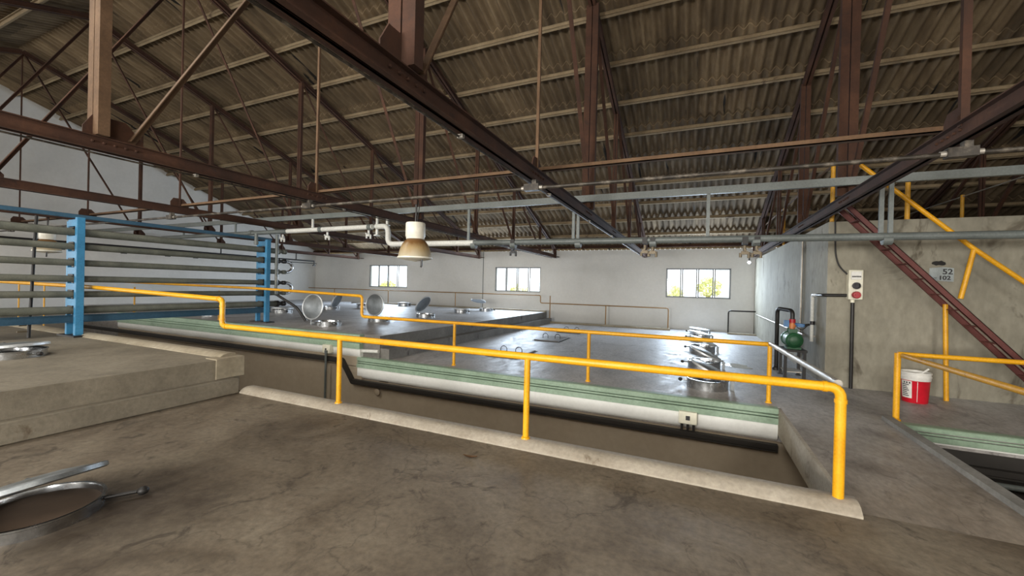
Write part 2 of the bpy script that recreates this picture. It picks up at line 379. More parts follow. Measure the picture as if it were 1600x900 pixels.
# main walls
WIN = [(-14.95, -12.59, 1.19, 2.29), (-7.87, -5.78, 1.165, 2.21), (-.93, 1.16, 1.135, 2.19)]
def wall_with_holes(y0, y1, holes, z0, z1):
    b = MB(); xs = XL
    for (a, c, d, e) in holes:
        b.box((xs, y0, z0), (a, y1, z1)); b.box((a, y0, z0), (c, y1, d)); b.box((a, y0, e), (c, y1, z1)); xs = c
    b.box((xs, y0, z0), (XR, y1, z1)); return b
struct('wall_far', wall_with_holes(YF, YF+.2, WIN, D, 2.88), M['plaster'])
RW = [(-17.0,-12.6,1.0,2.3), (-10.2,-6.2,.9,2.3), (-3.9,-2.1,1.15,2.45), (3.4,5.6,1.1,2.2)]
struct('wall_rear', wall_with_holes(YB-.2, YB, RW, D, 2.88), M['plaster'])
def gable(x0, x1):
    b = MB(); pr = [(YB, D), (YF, D), (YF, zr(YF)+.07), (YR, zr(YR)+.07), (YB, zr(YB)+.07)]
    vs = [(x0, y, z) for y, z in pr] + [(x1, y, z) for y, z in pr]; n = 5
    return b.add(vs, [(0,1,2,3,4), (9,8,7,6,5)] + [(i, (i+1)%n, n+(i+1)%n, n+i) for i in range(n)])
o = struct('wall_left', gable(XL-.2, XL), M['plaster'])
LW = (-6.0, -1.2, .9, 3.0)          # wide opening in the gable wall, beside the camera's field
cut = MB(); cut.box((XL-.5, LW[0], LW[2]), (XL+.3, LW[1], LW[3])); co_ = cut.obj('cutter', None)
m = o.modifiers.new('opening', 'BOOLEAN'); m.object = co_; m.solver = 'EXACT'
bpy.context.view_layer.update(); dg = bpy.context.evaluated_depsgraph_get()
o.data = bpy.data.meshes.new_from_object(o.evaluated_get(dg)); o.modifiers.clear(); bpy.data.objects.remove(co_)
struct('wall_side', gable(XR, XR+.2), M['plaster'])
# tall concrete tank block
f = MB(); f.box((1.86, 7.65, 0), (XR, YF, 2.5)); struct('wall_right', f, M['block'])
# kerbs
kp = [(0,0), (.0,.015), (.045,.052), (.09,.066), (.17,.066), (.19,.055), (.19,0)]
f = MB(); f.prism([(-x, z) for x, z in kp], (-5.08, 3.215, 0), (1.0, 3.215, 0)); struct('trim_2', f, M['kerb'])
f = MB(); f.prism([(-x, z*.75) for x, z in kp], (XL, 3.13, PZ), (-5.33, 3.13, PZ)); struct('trim_3', f, M['concrete'])
f = MB(); f.box((-5.42, 3.02, .19), (-5.205, 3.35, PZ+.012)); struct('trim_4', f, M['concrete'])
f = MB(); f.prism([(-.06,0),(-.06,.045),(.03,.045),(.07,.0)], (2.03, 3.3, 0), (2.03, 5.9, 0)); struct('trim_5', f, M['kerbgrey'])
f = MB(); f.box((.965, 3.36, -.31), (1.0, 5.85, -.004))
struct('trim_6', f, M['kerb'])
f = MB(); f.box((-14.4, 15.02, PZ), (-5.27, 15.2, PZ+.06)); f.box((-5.06, 15.02, 0), (-.72, 15.2, .07)); f.box((1.04, 15.02, 0), (1.85, 15.2, .05))
struct('trim_7', f, M['concrete'])
# green cornice boards and white band along the tank edges
def cornice(x0, x1, zt, name, h=.19):
    b = MB(); k = h/.19
    pr = [(0,0), (.10,0), (.115,-.008), (.115,-.062*k), (.07,-.064*k), (.07,-.078*k), (.117,-.080*k), (.117,-.10*k), (.07,-.102*k), (.07,-.114*k), (.119,-.116*k), (.119,-h), (0,-h)]
    b.prism([(x, z) for x, z in pr], (x0, 5.89, zt), (x1, 5.89, zt)); return struct(name, b, M['green'], smooth=0)
def whiteband(x0, x1, z0, z1, name):
    b = MB(); pr = [(0,z1), (.095,z1), (.10,z1-.02), (.10,z0+.07), (.08,z0+.03), (.055,z0+.008), (.02,z0), (0,z0)]
    b.prism(pr, (x0, 5.89, 0), (x1, 5.89, 0)); return struct(name, b, M['white'])
cornice(-5.72, .965, .003, 'trim_8'); whiteband(-5.72, .965, -.40, -.187, 'trim_9')
cornice(-14.4, -5.66, PZ+.002, 'trim_10', .268); whiteband(-14.4, -5.66, -.03, .152, 'trim_11')
cornice(2.0, XR, .003, 'trim_12', .15); whiteband(2.0, XR, -.20, -.147, 'trim_13')

# ------------------------------------------------------------------ roof
def roof():
    b = MB(); pit = .177; sub = 8; amp = .042
    n = int((XR+.3 - (XL-.1))/pit*sub)
    xs = [XL-.1 + i*pit/sub for i in range(n+1)]
    PYs = [14.756 - .9716*k for k in range(-1, 11)]
    rows = []
    edges = [16.25] + PYs[1:] + [YR]
    for i in range(len(edges)-1):
        rows.append((edges[i]-(.0 if i == 0 else .0), edges[i+1]))
    for sgn in (1, -1):
        for i, (ya, yb) in enumerate(rows):
            lo = .0; hi = .035                       # each sheet dips under the one above it
            yy = [ya + (.03 if i else 0), yb - .13] if i < len(rows)-1 else [ya + .03, YR]
            pts = []
            for j, (y, dz) in enumerate(((yy[0], .010), (yy[1], -.016))):
                row = []
                for k, x in enumerate(xs):
                    z = zr(y) + .055 + dz + amp*math.sin(2*PI*x/pit)
                    row.append((x, y if sgn > 0 else 2*YR - y, z))
                pts.append(row)
            m = len(xs); vs = pts[0] + pts[1]
            fs = [(k, k+1, m+k+1, m+k) for k in range(m-1)]
            # a visible lip gives the sheet edge its thickness
            o = len(vs); vs += [(x, y, z+.022) for x, y, z in pts[1]]
            fs += [(m+k, m+k+1, o+k+1, o+k) for k in range(m-1)]
            b.add(vs, fs)
    return b
o = struct('ceiling', roof(), M['roof'], smooth=60)
ROOF_FILL = [(-2.1, 0, -4.6, -1.0, 330), (3.2, 5.3, -4.6, -1.0, 230), (-8.5, -6.4, -.9, 2.6, 210), (-13.8, -11.7, -4.6, -1.0, 30)]  # unseen fill panels added on the rear slope, with lamp powers
for i, (x0, x1, y0, y1, p) in enumerate(ROOF_FILL):
    b = MB(); t = .03
    b.add([(x, y, zr(y)-.02+dz) for x in (x0, x1) for y in (y0, y1) for dz in (0, .02)], [(0,1,3,2),(4,6,7,5),(0,4,5,1),(2,3,7,6),(0,2,6,4),(1,5,7,3)])
    struct('window_%d' % (i+8), b, M['frame'])  # solid panel above an added lamp; the roof stays closed here
ORD = ['lowest', 'second lowest', 'third lowest', 'fourth lowest', 'fifth lowest', 'sixth lowest', 'seventh lowest', 'eighth lowest', 'ninth lowest', 'tenth lowest', 'eleventh lowest']
for k in range(-1, 11):
    for sgn in (1, -1):
        y = 14.756 - .9716*k
        if y > 15.7: y = 15.66
        if sgn < 0 and k < 2: continue
        yy = y if sgn > 0 else 2*YR - y
        t = math.atan(.355)*sgn
        b = MB(); z = zr(y)
        up = Vector((0, math.sin(t), math.cos(t))); al = Vector((0, math.cos(t), -math.sin(t)))
        if sgn < 0: al = -al; 
        al = Vector((0, math.cos(t), -math.sin(t)))
        def P(a, c, x): v = Vector((x, yy, z)) + al*a*sgn + up*c; return v
        w, h, tk = .055, .095, .014
        for (a0, a1, c0, c1) in ((-w/2, w/2, -h, -h+tk), (-w/2, w/2, -tk, 0), (-w/2, -w/2+tk, -h, 0)):
            vs = [P(a, c, x) for x in (XL+.02, XR-.02) for a, c in ((a0,c0),(a1,c0),(a1,c1),(a0,c1))]
            b.add(vs, [(0,1,2,3),(7,6,5,4),(0,4,5,1),(1,5,6,2),(2,6,7,3),(3,7,4,0)])
        o = b.obj('roof_purlin', M['purlin'] if k > -1 else M['rust'], origin=(XL+.02, yy, z))
        if sgn > 0:
            lab = ('rusty eave beam along the top of the window wall' if k < 0 else
                   'tan dusty roof purlin, %s of the tan ones on the slope above the windows' % ORD[k])
        else: lab = 'dark roof purlin on the slope beyond the ridge, %s in that slope' % ORD[k-2]
        tag(o, lab, 'purlin', 'purlins under the corrugated roof')

# ------------------------------------------------------------------ trusses
off0 = lambda y: abs(y-YR) < .1
TL = {1.79: 'rusty roof truss ending at the left edge of the concrete tank block',
      -1.63: 'big red-brown roof truss crossing top centre with a bolted plate and thick double post',
      -5.06: 'rusty roof truss whose tan double post hangs near the upper left corner',
      -8.5: 'rusty roof truss whose lower chord passes just above the blue top beam of the rack',
      -11.9: 'dark roof truss second from the white gable wall',
      -15.4: 'dark roof truss closest to the white gable wall',
      5.25: 'dark roof truss standing over the top of the concrete tank block'}
for x in TX:
    r = empty('roof_truss', (x, YF-.3, CZ), TL[x], 'roof truss', 'steel trusses carrying the roof')
    near = x in (-1.63, -5.06)
    b = MB(); ye, yb = 15.55, 2*YR - 15.55
    for s in (1, -1): b.channel((x, yb, CZ+.062), (x, ye, CZ+.062), .05, .124, (1,0,0), .008, s*.009, s)
    b.obj('bottom_chord', M['rust'], r)
    b = MB()
    for (ya, yc) in ((ye, YR), (yb, YR)):
        for s in (1, -1):
            b.channel((x, ya, zr(ya)-.16), (x, yc, zr(yc)-.16), .05, .10, (1,0,0), .008, s*.009, s)
    b.obj('top_chord', M['rust'], r)
    ys = [y for y in (13.68, 11.34, 9.0, 6.66, YR)] + [2*YR-y for y in (6.66, 9.0, 11.34, 13.68)]
    for y in ys:
        zt = zr(y) - .16
        yy = y if y != 2*YR-6.66 else (1.87 if x < -3 else 1.98)
        if off0(y) and x == 1.79: yy = 4.1
        b = MB(); off = abs(y-YR)
        if off < .1: w, d = .045, .045
        elif off < 2.5: w, d = (.095, .085) if near or x == 1.79 else (.045, .06)
        elif off < 5: w, d = (.07, .06) if x == 1.79 else (.04, .05)
        else: w, d = .035, .05
        if off < .1:
            wk = {-5.06: .034, -1.63: .032, 1.79: .05}.get(x, .03)
            b.cbox((x, yy, (CZ+.1+zt)/2), (wk, wk*.8, zt-CZ-.1))
            mat = M['dusty'] if -6 < x < 1 else M['rust']
        else:
            for s in (1, -1):
                b.cbox((x+s*(w/2+.006), yy, (CZ+.13+zt)/2), (w, d, zt-CZ-.13))
            mat = M['dusty'] if (x == -5.06 and yy < 2.5) else M['rust']
        b.obj('vertical_post', mat, r)
    # diagonals fall outwards from the ridge
    for sgn in (1, -1):
        nodes = [YR, 6.66, 9.0, 11.34, 13.68] if sgn > 0 else [YR, 1.98, 2*YR-9.0, 2*YR-11.34, 2*YR-13.68]
        for a, c in zip(nodes[:-1], nodes[1:]):
            b = MB(); p = Vector((x+.012, a, zr(a)-.2)); q = Vector((x+.012, c - .1*sgn, CZ+.15))
            wd = .055 if near else .045
            b.beam(p, q, wd, .008, (1,0,0), (wd/2, 0)); b.beam(p, q, .008, wd, (1,0,0), (.0, -wd/2))
            b.obj('diagonal_brace', M['dusty'] if (near and sgn < 0 and a == YR) else M['rust'], r)
    for y in (YR, 1.98, 6.66, 9.0, 11.34):
        b = MB(); g = .17 if y in (1.98,) else .11
        vs = [(-g*1.3,.07),(g*1.3,.07),(g*1.3,.17),(g*.5,.17+g*.9),(-g*.9,.17+g*.9),(-g*1.3,.2)]
        pts = [(x-.006, y+a, CZ+c) for a, c in vs] + [(x+.006, y+a, CZ+c) for a, c in vs]; n = len(vs)
        b.add(pts, [tuple(range(n)), tuple(range(2*n-1, n-1, -1))] + [(i, (i+1)%n, n+(i+1)%n, n+i) for i in range(n)])
        if near or x == 1.79:
            for i in range(5):
                for s in (1, -1):
                    b.lathe([(.011,-.004),(.011,.012),(.007,.016)], 8, Matrix.Translation((x+s*.018, y-.16+i*.08, CZ+.075)) @ Matrix.Rotation(s*PI/2, 4, 'Y'))
        b.obj('gusset_plate', M['rust'], r)
    b = MB()                                                   # heel bracket at the window wall
    b.cbox((x, 15.45, (CZ + zr(15.45)-.1)/2), (.09, .1, zr(15.45)-.1-CZ)); b.beam((x,15.45,CZ+.05), (x,14.9,zr(14.9)-.2), .05, .04)
    b.cbox((x, 15.66, CZ+.06), (.16, .28, .02))
    b.obj('heel_bracket', M['rust'], r)

# long ties, conduit and rails tied to the trusses
def xbar(name, x0, x1, y, z, w, h, mat): return MB().box((x0, y-w/2, z-h/2), (x1, y+w/2, z+h/2))
b = MB(); x0, x1 = XL+.05, 1.75
b.box((x0, 4.27, 2.69), (x1, 4.33, 2.70)); b.box((x0, 4.27, 2.69), (x1, 4.278, 2.735))
tag(b.obj('tie_bar', M['dusty'], origin=(x0, 4.3, 2.70)), 'rusty angle iron tie running across the lower chords above the dark conduit', 'tie bar')
c = empty('conduit_line', (XL+.05, 4.12, 2.49), 'blotched dark steel conduit crossing the hall under the trusses, with junction boxes', 'conduit')
b = MB(); b.tube([(XL+.05, 4.12, 2.475), (XR-.05, 4.12, 2.465)], .019, 12); b.obj('conduit_pipe', M['conduit'], c)
for x in TX:
    if x > 5: continue
    b = MB(); b.cbox((x, 4.12, 2.475), (.17, .075, .07)); b.cbox((x+.03, 4.12, 2.53), (.05, .06, .05)); b.obj('junction_box', M['conduit'], c)
    for s in (1, -1): MB().lathe([(.023,-.02),(.023,.02)], 12, Matrix.Translation((x+s*.1, 4.12, 2.472)) @ Matrix.Rotation(PI/2, 4, 'Y')).obj('coupling', M['galv'], c)
for x, lab in ((-1.63, 'thin conduit clipped under the big red-brown truss chord at top centre'), (-5.06, 'thin conduit clipped beside the truss chord with the tan double post')):
    c = empty('thin_conduit', (x-.05, -3, CZ-.035), lab, 'conduit')
    b = MB(); b.tube([(x-.05, -4, CZ-.018), (x-.05, 15.2, CZ-.018)], .009, 8); b.obj('conduit_pipe', M['conduit'], c)
    for k in range(7):
        b = MB(); b.cbox((x-.04, .6+k*2.1, CZ-.013), (.05, .03, .028)); b.obj('clip', M['galv'], c)

# ------------------------------------------------------------------ windows
TREES = []
for i, (a, c, d, e) in enumerate(WIN):
    b = MB(); y = YF+.05; t = .035
    b.box((a, y-.03, d), (a+t, y+.05, e)); b.box((c-t, y-.03, d), (c, y+.05, e))
    b.box((a, y-.03, d), (c, y+.05, d+t)); b.box((a, y-.03, e-t), (c, y+.05, e))
    w = struct('window_%d' % (i+1), b, M['frame'], smooth=0)
    for k in range(4):
        xa = a + (c-a)*k/4; xb = a + (c-a)*(k+1)/4; yo = y + (.015 if k in (0,3) else -.01)
        b = MB(); b.box((xa+.01, yo-.01, d+.02), (xa+.05, yo+.01, e-.02)); b.box((xb-.05, yo-.01, d+.02), (xb-.01, yo+.01, e-.02))
        b.box((xa+.01, yo-.01, d+.02), (xb-.01, yo+.01, d+.05)); b.box((xa+.01, yo-.01, e-.05), (xb-.01, yo+.01, e-.02))
        s = b.obj('sash', M['frame'], w, smooth=0)
        b = MB(); b.box((xa+.04, yo-.003, d+.05), (xb-.04, yo+.003, e-.05)); b.obj('pane', M['glass'], s, smooth=0)
for i, (a, c, d, e) in enumerate(RW):
    b = MB(); y = YB-.1; t = .05
    b.box((a, y-.05, d), (a+t, y+.05, e)); b.box((c-t, y-.05, d), (c, y+.05, e)); b.box((a, y-.05, e-t), (c, y+.05, e)); b.box((a, y-.05, d), (c, y+.05, d+t))
    struct('window_%d' % (i+4), b, M['frame'], smooth=0)

# outside: ground and trees seen through the panes
f = MB(); f.box((-60, YF+.4, -3.6), (40, 60, -3.4)); o = struct('ground', f, M['ground'])
def tree(x, y, h, r, lab, seed):
    rnd = random.Random(seed)
    t = empty('leafy_tree', (x, y, -3.4), lab, 'tree', 'trees outside the windows')
    b = MB(); b.tube([(x,y,-3.4),(x+.1,y,-1.5),(x,y+.1,h-r)], [.16,.12,.06], 10); b.obj('trunk', M['trunk'], t)
    b = MB()
    for i in range(420):
        th = rnd.uniform(0, 2*PI); ph = math.acos(rnd.uniform(-1,1)); rr = r*rnd.uniform(.35,1)**.5
        c = Vector((x+rr*math.sin(ph)*math.cos(th), y+rr*math.sin(ph)*math.sin(th), h-r*.3+rr*.9*math.cos(ph)))
        u = Vector((rnd.uniform(-1,1), rnd.uniform(-1,1), rnd.uniform(-1,1))).normalized(); w = u.orthogonal().normalized(); s = rnd.uniform(.07,.15)
        b.add([c-u*s, c+w*s*.5, c+u*s, c-w*s*.5], [(0,1,2,3)])
    b.obj('crown', M['leaf'], t, smooth=0)
tree(-1.05, 22.6, 1.25, .62, 'small yellow-green tree seen low in the first pane of the window beside the concrete block', 1)
tree(.75, 24.0, 1.75, .62, 'yellow-green tree seen in the third pane of the window beside the concrete block', 2)
tree(-9.8, 23.0, 1.2, .6, 'pale green tree seen low through the middle window', 3)
tree(-20.5, 23.5, 1.15, .7, 'pale green tree seen low through the window behind the hanging lamp', 4)

# ------------------------------------------------------------------ railings
def railing(name, loc, lab, rail_paths, posts, mats, r=.03, cat='railing', grp=None):
    o = empty(name, loc, lab, cat, grp)
    for p, m in rail_paths:
        b = MB(); b.tube(p, r, 14, .07); b.obj('top_rail', m, o)
        pv = [Vector(q) for q in p]
        for i in range(1, len(pv)-1):
            for d in (pv[i-1], pv[i+1]):
                if abs((pv[i-1]-pv[i]).normalized().dot((pv[i+1]-pv[i]).normalized())) > .9: continue
                t = (d-pv[i]).normalized()
                MB().tube([pv[i]+t*.075, pv[i]+t*.10], r*1.14, 14).obj('elbow_collar', m, o)
    for (x, y, z0, z1, m, rr) in posts:
        b = MB(); b.tube([(x,y,z0), (x,y,z1)], rr, 14); b.lathe([(rr*1.5,0),(rr*1.4,.012),(rr,.02)], 14, Matrix.Translation((x,y,z0)))
        b.obj('post', m, o)
    return o
Yl, Oy, Br, Gv = M['yellow'], M['oldyellow'], M['brownrail'], M['galv']
kz = .064
railing('pipe_railing', (-1.3, 3.33, kz), 'bright yellow pipe railing standing on the pale kerb, stepping up behind the concrete steps',
    [([(XL+.3,3.33,1.28), (-9.15,3.33,1.212), (-5.64,3.33,1.135), (-5.64,3.33,.785), (.90,3.33,.785), (.90,3.33,kz)], Yl)],
    [(-1.32,3.33,kz,.765,Yl,.027), (-3.55,3.33,kz,.765,Yl,.027), (-11.95,3.31,PZ-.2,1.2,Oy,.012), (-10.84,3.31,PZ-.2,1.2,Oy,.012)] , [], r=.032)
railing('pipe_railing', (.9, 6.06, 0), 'yellow pipe railing along the green tank edge on the other side of the pit',
    [([(XL+.3,6.06,1.28), (-9.15,6.06,1.212), (-5.9,6.06,1.135), (-5.9,6.06,.735), (.90,6.06,.74)], Yl)],
    [(.90,6.06,0,.74,Yl,.026), (-1.42,6.06,0,.72,Yl,.026), (-3.78,6.06,0,.72,Yl,.026), (-10.4,6.06,PZ,1.12,Oy,.02), (-14.2,6.06,PZ,1.12,Oy,.02)], [], r=.028)
tag(MB().tube([(.90,6.02,.752), (.90,3.39,.80)], .026, 14).obj('link_rail', Gv, origin=(.90,6.02,.752)), 'bare galvanised pipe joining the two yellow railings across the pit end', 'rail')
railing('pipe_railing', (2.11, 5.95, 0), 'yellow corner railing around the pit beside the red bucket',
    [([(2.11,5.95,.745), (8.9,5.95,.75)], Yl), ([(2.14,5.90,.735), (2.14,3.32,.75)], Oy)],
    [(2.11,5.95,0,.755,Yl,.03)] + [(x,5.95,0,.74,Yl,.027) for x in (4.4,6.7)] + [(2.14,3.36,0,.74,Yl,.027)], [], r=.026)
railing('pipe_railing', (-5.12, 15.15, 0), 'thin brown rail along the window wall, stepping down from the raised tank',
    [([(XL+.3,15.15,1.06), (-5.52,15.15,1.065), (-5.52,15.15,.765), (-.79,15.15,.765), (-.79,15.15,.07)], Br)],
    [(-5.12,15.15,.19,1.06,Br,.02), (-2.95,15.15,.07,.76,Br,.02), (-9.45,15.15,PZ+.06,1.06,Br,.018), (-13.15,15.15,PZ+.06,1.06,Br,.018), (-16.6,15.15,PZ,1.06,Br,.018)], [], r=.019)
railing('pipe_railing', (1.06, 15.12, 0), 'short dark rail in the corner between window wall and concrete block',
    [([(1.06,15.12,.05), (1.06,15.12,.765), (1.83,15.12,.77)], M['blackpipe'])], [], [], r=.022)
tag(MB().tube([(1.80,14.6,.70), (1.80,8.75,.665)], .02, 12).obj('wall_handrail', Gv, origin=(1.8,14.6,.7)), 'silver pipe running along the shaded side of the concrete block behind the pump', 'pipe')
# rails on top of the block
railing('block_railing', (1.93, 7.75, 2.5), 'weathered rail with a yellow post on the top corner of the concrete block',
    [([(1.93,15.0,3.44), (1.93,7.3,3.40)], M['dusty'])], [(1.93,7.78,2.5,3.42,Oy,.03), (1.93,11.5,2.5,3.42,Oy,.025)], [], r=.018)
railing('block_railing', (4.95, 11.3, 2.5), 'thin pale rail with faded yellow posts on the block top, beyond the ladder',
    [([(4.95,15.0,3.5), (4.95,9.2,3.42)], M['galv'])], [(4.95,11.3,2.5,3.48,Oy,.03), (4.95,14.6,2.5,3.48,Oy,.03)], [], r=.012)

# ------------------------------------------------------------------ overhead beam and pipes
br = empty('pipe_support_rail', (-12, 6.4, 2.83), 'long blue-grey flat beam crossing the hall above the grey pipe', 'beam')
b = MB(); b.box((XL+.1, 6.38, 2.775), (XR-.1, 6.44, 2.875)); b.obj('beam_bar', M['greypaint'], br)
HANG = []
for x, zb in ((2.08,2.12),(2.17,2.10),(.16,2.13),(-1.80,2.14),(-1.725,2.14),(-3.75,2.18),(-5.63,2.56),(-5.89,2.36),(-7.72,2.56),(-10.4,2.5),(-12.6,2.5),(4.4,2.1),(6.5,2.1)):
    HANG.append((x, zb))
pp = empty('overhead_pipe', (-5.5, 6.35, 2.16), 'long grey pipe hung below the beam, white where it jogs up behind the lamp', 'pipe')
b = MB(); b.tube([(XR-.1,6.35,2.06), (-3.6,6.35,2.155)], .047, 16); b.obj('pipe_run', M['greypipe'], pp)
b = MB(); b.tube([(-3.6,6.35,2.155), (-5.55,6.35,2.17), (-5.55,6.35,2.53), (-5.86,6.35,2.53)], .052, 16, .13); b.obj('elbow_run', M['whitepipe'], pp)
b = MB(); b.tube([(-5.95,6.35,2.53), (-8.55,6.35,2.52)], .05, 16); b.obj('pipe_run', M['whitepipe'], pp)
b = MB(); b.tube([(-8.55,6.35,2.52), (-13.5,6.35,2.5)], .05, 16); b.obj('pipe_run', M['greypipe'], pp)
for x in (.75,-.57,-2.83,-1.70,2.12,3.6,-3.6,-7.4,-8.5,-9.7,-6.02): 
    z = 2.06 + (3.4-x)*.0073 if x > -5 else 2.525
    MB().lathe([(.06,-.045),(.06,.045)], 16, Matrix.Translation((x,6.35,z)) @ Matrix.Rotation(PI/2,4,'Y')).obj('coupling', M['greypipe'], pp)
for x, zb in HANG:
    b = MB(); b.cbox((x, 6.41, (zb+2.774)/2), (.045, .03, 2.774-zb)); b.cbox((x, 6.41, zb), (.06, .12, .02))
    b.obj('hanger', M['whitepipe'] if -8 < x < -5 else M['greypaint'], pp)
def tap(x, y, z, mat):
    b = MB(); b.tube([(x,y,z-.03),(x,y,z-.12)], .022, 10); b.cbox((x,y-.01,z-.13), (.085,.05,.045)); b.tube([(x+.05,y,z-.12),(x+.05,y,z-.2)], .018, 10)
    b.tube([(x-.05,y,z-.13),(x-.05,y,z-.19)], .018, 10); b.cbox((x,y-.05,z-.1), (.025,.06,.02))
    return b
for x, z, m in ((.76,2.06,M['brass']), (.62,2.06,M['brass']), (-.57,2.08,M['brass']), (-.68,2.09,M['brass']), (-2.83,2.11,M['blackpipe']), (-7.2,2.49,M['whitepipe']), (-6.05,2.49,M['whitepipe']), (-8.6,2.48,M['whitepipe'])):
    tap(x, 6.35, z, m).obj('tap', m, pp)
    if z < 2.2:
        b = MB(); b.cbox((x, 6.35, z+.035), (.07,.11,.10)); b.obj('clamp', M['black'], pp)
# second, darker pipe towards the gable wall
c = empty('tap_pipe', (-15.4, 8, 2.3), 'dark thin pipe with small taps running beyond the blue rack towards the window wall', 'pipe')
b = MB(); b.tube([(-15.4,-2,2.29), (-15.4,12.9,2.29)], .03, 10); b.tube([(-15.25,4,2.18), (-15.25,12.9,2.18)], .016, 8); b.obj('pipe_run', M['blackpipe'], c)
for y in (1.0, 5.4, 9.0, 12.0):
    b = MB(); b.cbox((-15.4,y,2.44), (.03,.03,.25)); b.obj('hanger', M['blackpipe'], c)
for y in (3.6, 5.0, 6.3, 7.4, 8.2, 10.6, 12.9):
    b = MB(); b.tube([(-15.4,y,2.29),(-15.4,y,2.08)], .022, 8); b.cbox((-15.4,y,2.1), (.05,.13,.045)); b.obj('tap', M['blackpipe'], c)

# ------------------------------------------------------------------ hanging lamps
def lamp(x, y, lab, drop, up=0.0):
    o = empty('hanging_lamp', (x, y, 1.70), lab, 'lamp', 'industrial bell lamps')
    T = Matrix.Translation((x,y,0))
    b = MB(); pr = []
    n = 32; vs = []; 
    for z, r in ((1.965,.105),(1.99,.118),(2.14,.118),(2.155,.112)):
        for k in range(n):
            th = 2*PI*k/n; rr = r*(1 + .02*(k % 2)); vs.append((x+rr*math.cos(th), y+rr*math.sin(th), z))
    fs = [(i*n+k, i*n+(k+1)%n, (i+1)*n+(k+1)%n, (i+1)*n+k) for i in range(3) for k in range(n)] + [tuple(range(n)), tuple(3*n+k for k in range(n))]
    b.add(vs, fs); b.obj('ballast_housing', M['lampcap'], o)
    b = MB(); b.lathe([(.10,1.95),(.112,1.955),(.112,1.972),(.10,1.978)], 32, T); b.obj('collar', M['lampcap'], o)
    b = MB(); pr = [(.095,1.955),(.125,1.93),(.155,1.89),(.178,1.84),(.195,1.78),(.203,1.735),(.203,1.725),(.194,1.728),(.186,1.78),(.168,1.84),(.146,1.885),(.118,1.92),(.09,1.94)]
    me = b.lathe(pr, 48, T).obj('bell_shade', M['bell'], o, smooth=50)
    b = MB(); b.lathe([(.206,1.735),(.213,1.73),(.213,1.715),(.206,1.712),(.17,1.70),(.10,1.688),(.03,1.682),(.02,1.675),(1e-4,1.672)], 48, T); b.obj('lens', M['lampcap'], o)
    b = MB(); b.tube([(x+.14,y-.05,1.72),(x+.14,y-.05,1.62),(x+.13,y-.05,1.605)], .012, 8); b.obj('latch_hook', M['blackpipe'], o)
    b = MB(); b.tube([(x,y,2.15),(x+.005,y,2.32),(x,y,drop)], .012, 8); b.tube([(x+.02,y,2.15),(x+.05,y,2.35),(x+.02,y,drop)], .006, 6); b.obj('hanging_rod', M['blackpipe'], o)
    b = MB(); b.cbox((x,y,drop-.03), (.05,.04,.055)); b.obj('hook_plate', M['rust'], o)
    o.location.z += up
lamp(-3.17, 4.12, 'dusty amber bell lamp with white housing hanging at mid picture', 2.44)
lamp(-11.9, 3.66, 'white bell lamp hanging behind the pipes of the blue rack', CZ-.16, .155)
c = empty('bulb_lamp', (1.62, 15.2, 2.45), 'small glowing bulb under the truss end by the concrete block', 'lamp')
b = MB(); b.ball((1.62,15.2,2.36), .045); b.obj('bulb', M['bulb'], c)
b = MB(); b.tube([(1.62,15.2,2.40),(1.62,15.2,2.60)], .02, 10); b.obj('holder', M['blackpipe'], c)

# ------------------------------------------------------------------ blue tube rack
rk = empty('tube_rack', (-9.15, 3.13, PZ), 'sky blue rack of stacked grey tubes spanning from the raised steps across the pit', 'pipe rack')
ZT = [2.10, 1.865, 1.605, 1.345, 1.095, .84]
for y, r0 in ((3.13, PZ), (6.28, PZ)):
    b = MB(); b.box((-9.035, y-.05, PZ+.02), (-8.965, y+.05, 2.33)); b.box((-9.335, y-.045, PZ+.02), (-9.275, y+.045, 2.28))
    b.obj('upright', M['blue'], rk, bevel=.006)
    for z in [2.245] + [(ZT[i]+ZT[i+1])/2 for i in range(5)]:
        b = MB(); b.box((-9.28, y-.045, z-.055), (-9.03, y+.045, z+.055)); b.obj('rung', M['blue'], rk, bevel=.004)
    b = MB(); b.box((-9.45, y-.10, PZ), (-8.86, y+.10, PZ+.025)); b.obj('base_plate', M['black'], rk)
    for z in ZT:
        b = MB(); b.box((-9.24, y-.052, z+.055), (-9.07, y+.052, z+.075)); b.lathe([(.072,-.03),(.072,.03)], 18, Matrix.Translation((-9.15,y,z)) @ Matrix.Rotation(PI/2,4,'X')); b.obj('tube_clamp', M['black'], rk)
for i, z in enumerate(ZT):
    r = .062 if i in (0,5) else .052
    b = MB(); b.tube([(-9.15,-4.5,z), (-9.15,6.62,z)], r, 18); b.obj('tube', M['tubegrey'], rk)
    b = MB(); b.lathe([(r,0),(r*1.25,.0),(r*1.25,.06),(r*.7,.07),(r*.7,.16),(r*.95,.17),(r*.95,.24),(r*.6,.26)], 18, Matrix.Translation((-9.15,6.6,z)) @ Matrix.Rotation(-PI/2,4,'X')); b.obj('end_fitting', M['blackpipe'] if i % 2 else M['tubegrey'], rk)
for a, c in ((1,2),(3,4)):
    z0, z1 = ZT[a], ZT[c]; zc = (z0+z1)/2; R = (z0-z1)/2
    pts = [(-9.15, 6.80, z0)] + [(-9.15, 6.86 + R*1.25*math.sin(PI*k/12), zc + R*math.cos(PI*k/12)) for k in range(13)] + [(-9.15, 6.80, z1)]
    b = MB(); b.tube(pts, .036, 14); b.obj('return_bend', M['inox'], rk)
b = MB(); b.box((-9.20,-4.5,2.325),(-9.10,6.45,2.385)); b.obj('top_beam', M['darkblue'], rk)
b = MB(); b.channel((-9.19,-4.5,.70),(-9.19,6.5,.70), .06, .12, (1,0,0), .01, 0, 1); b.obj('bottom_beam', M['darkblue'], rk)
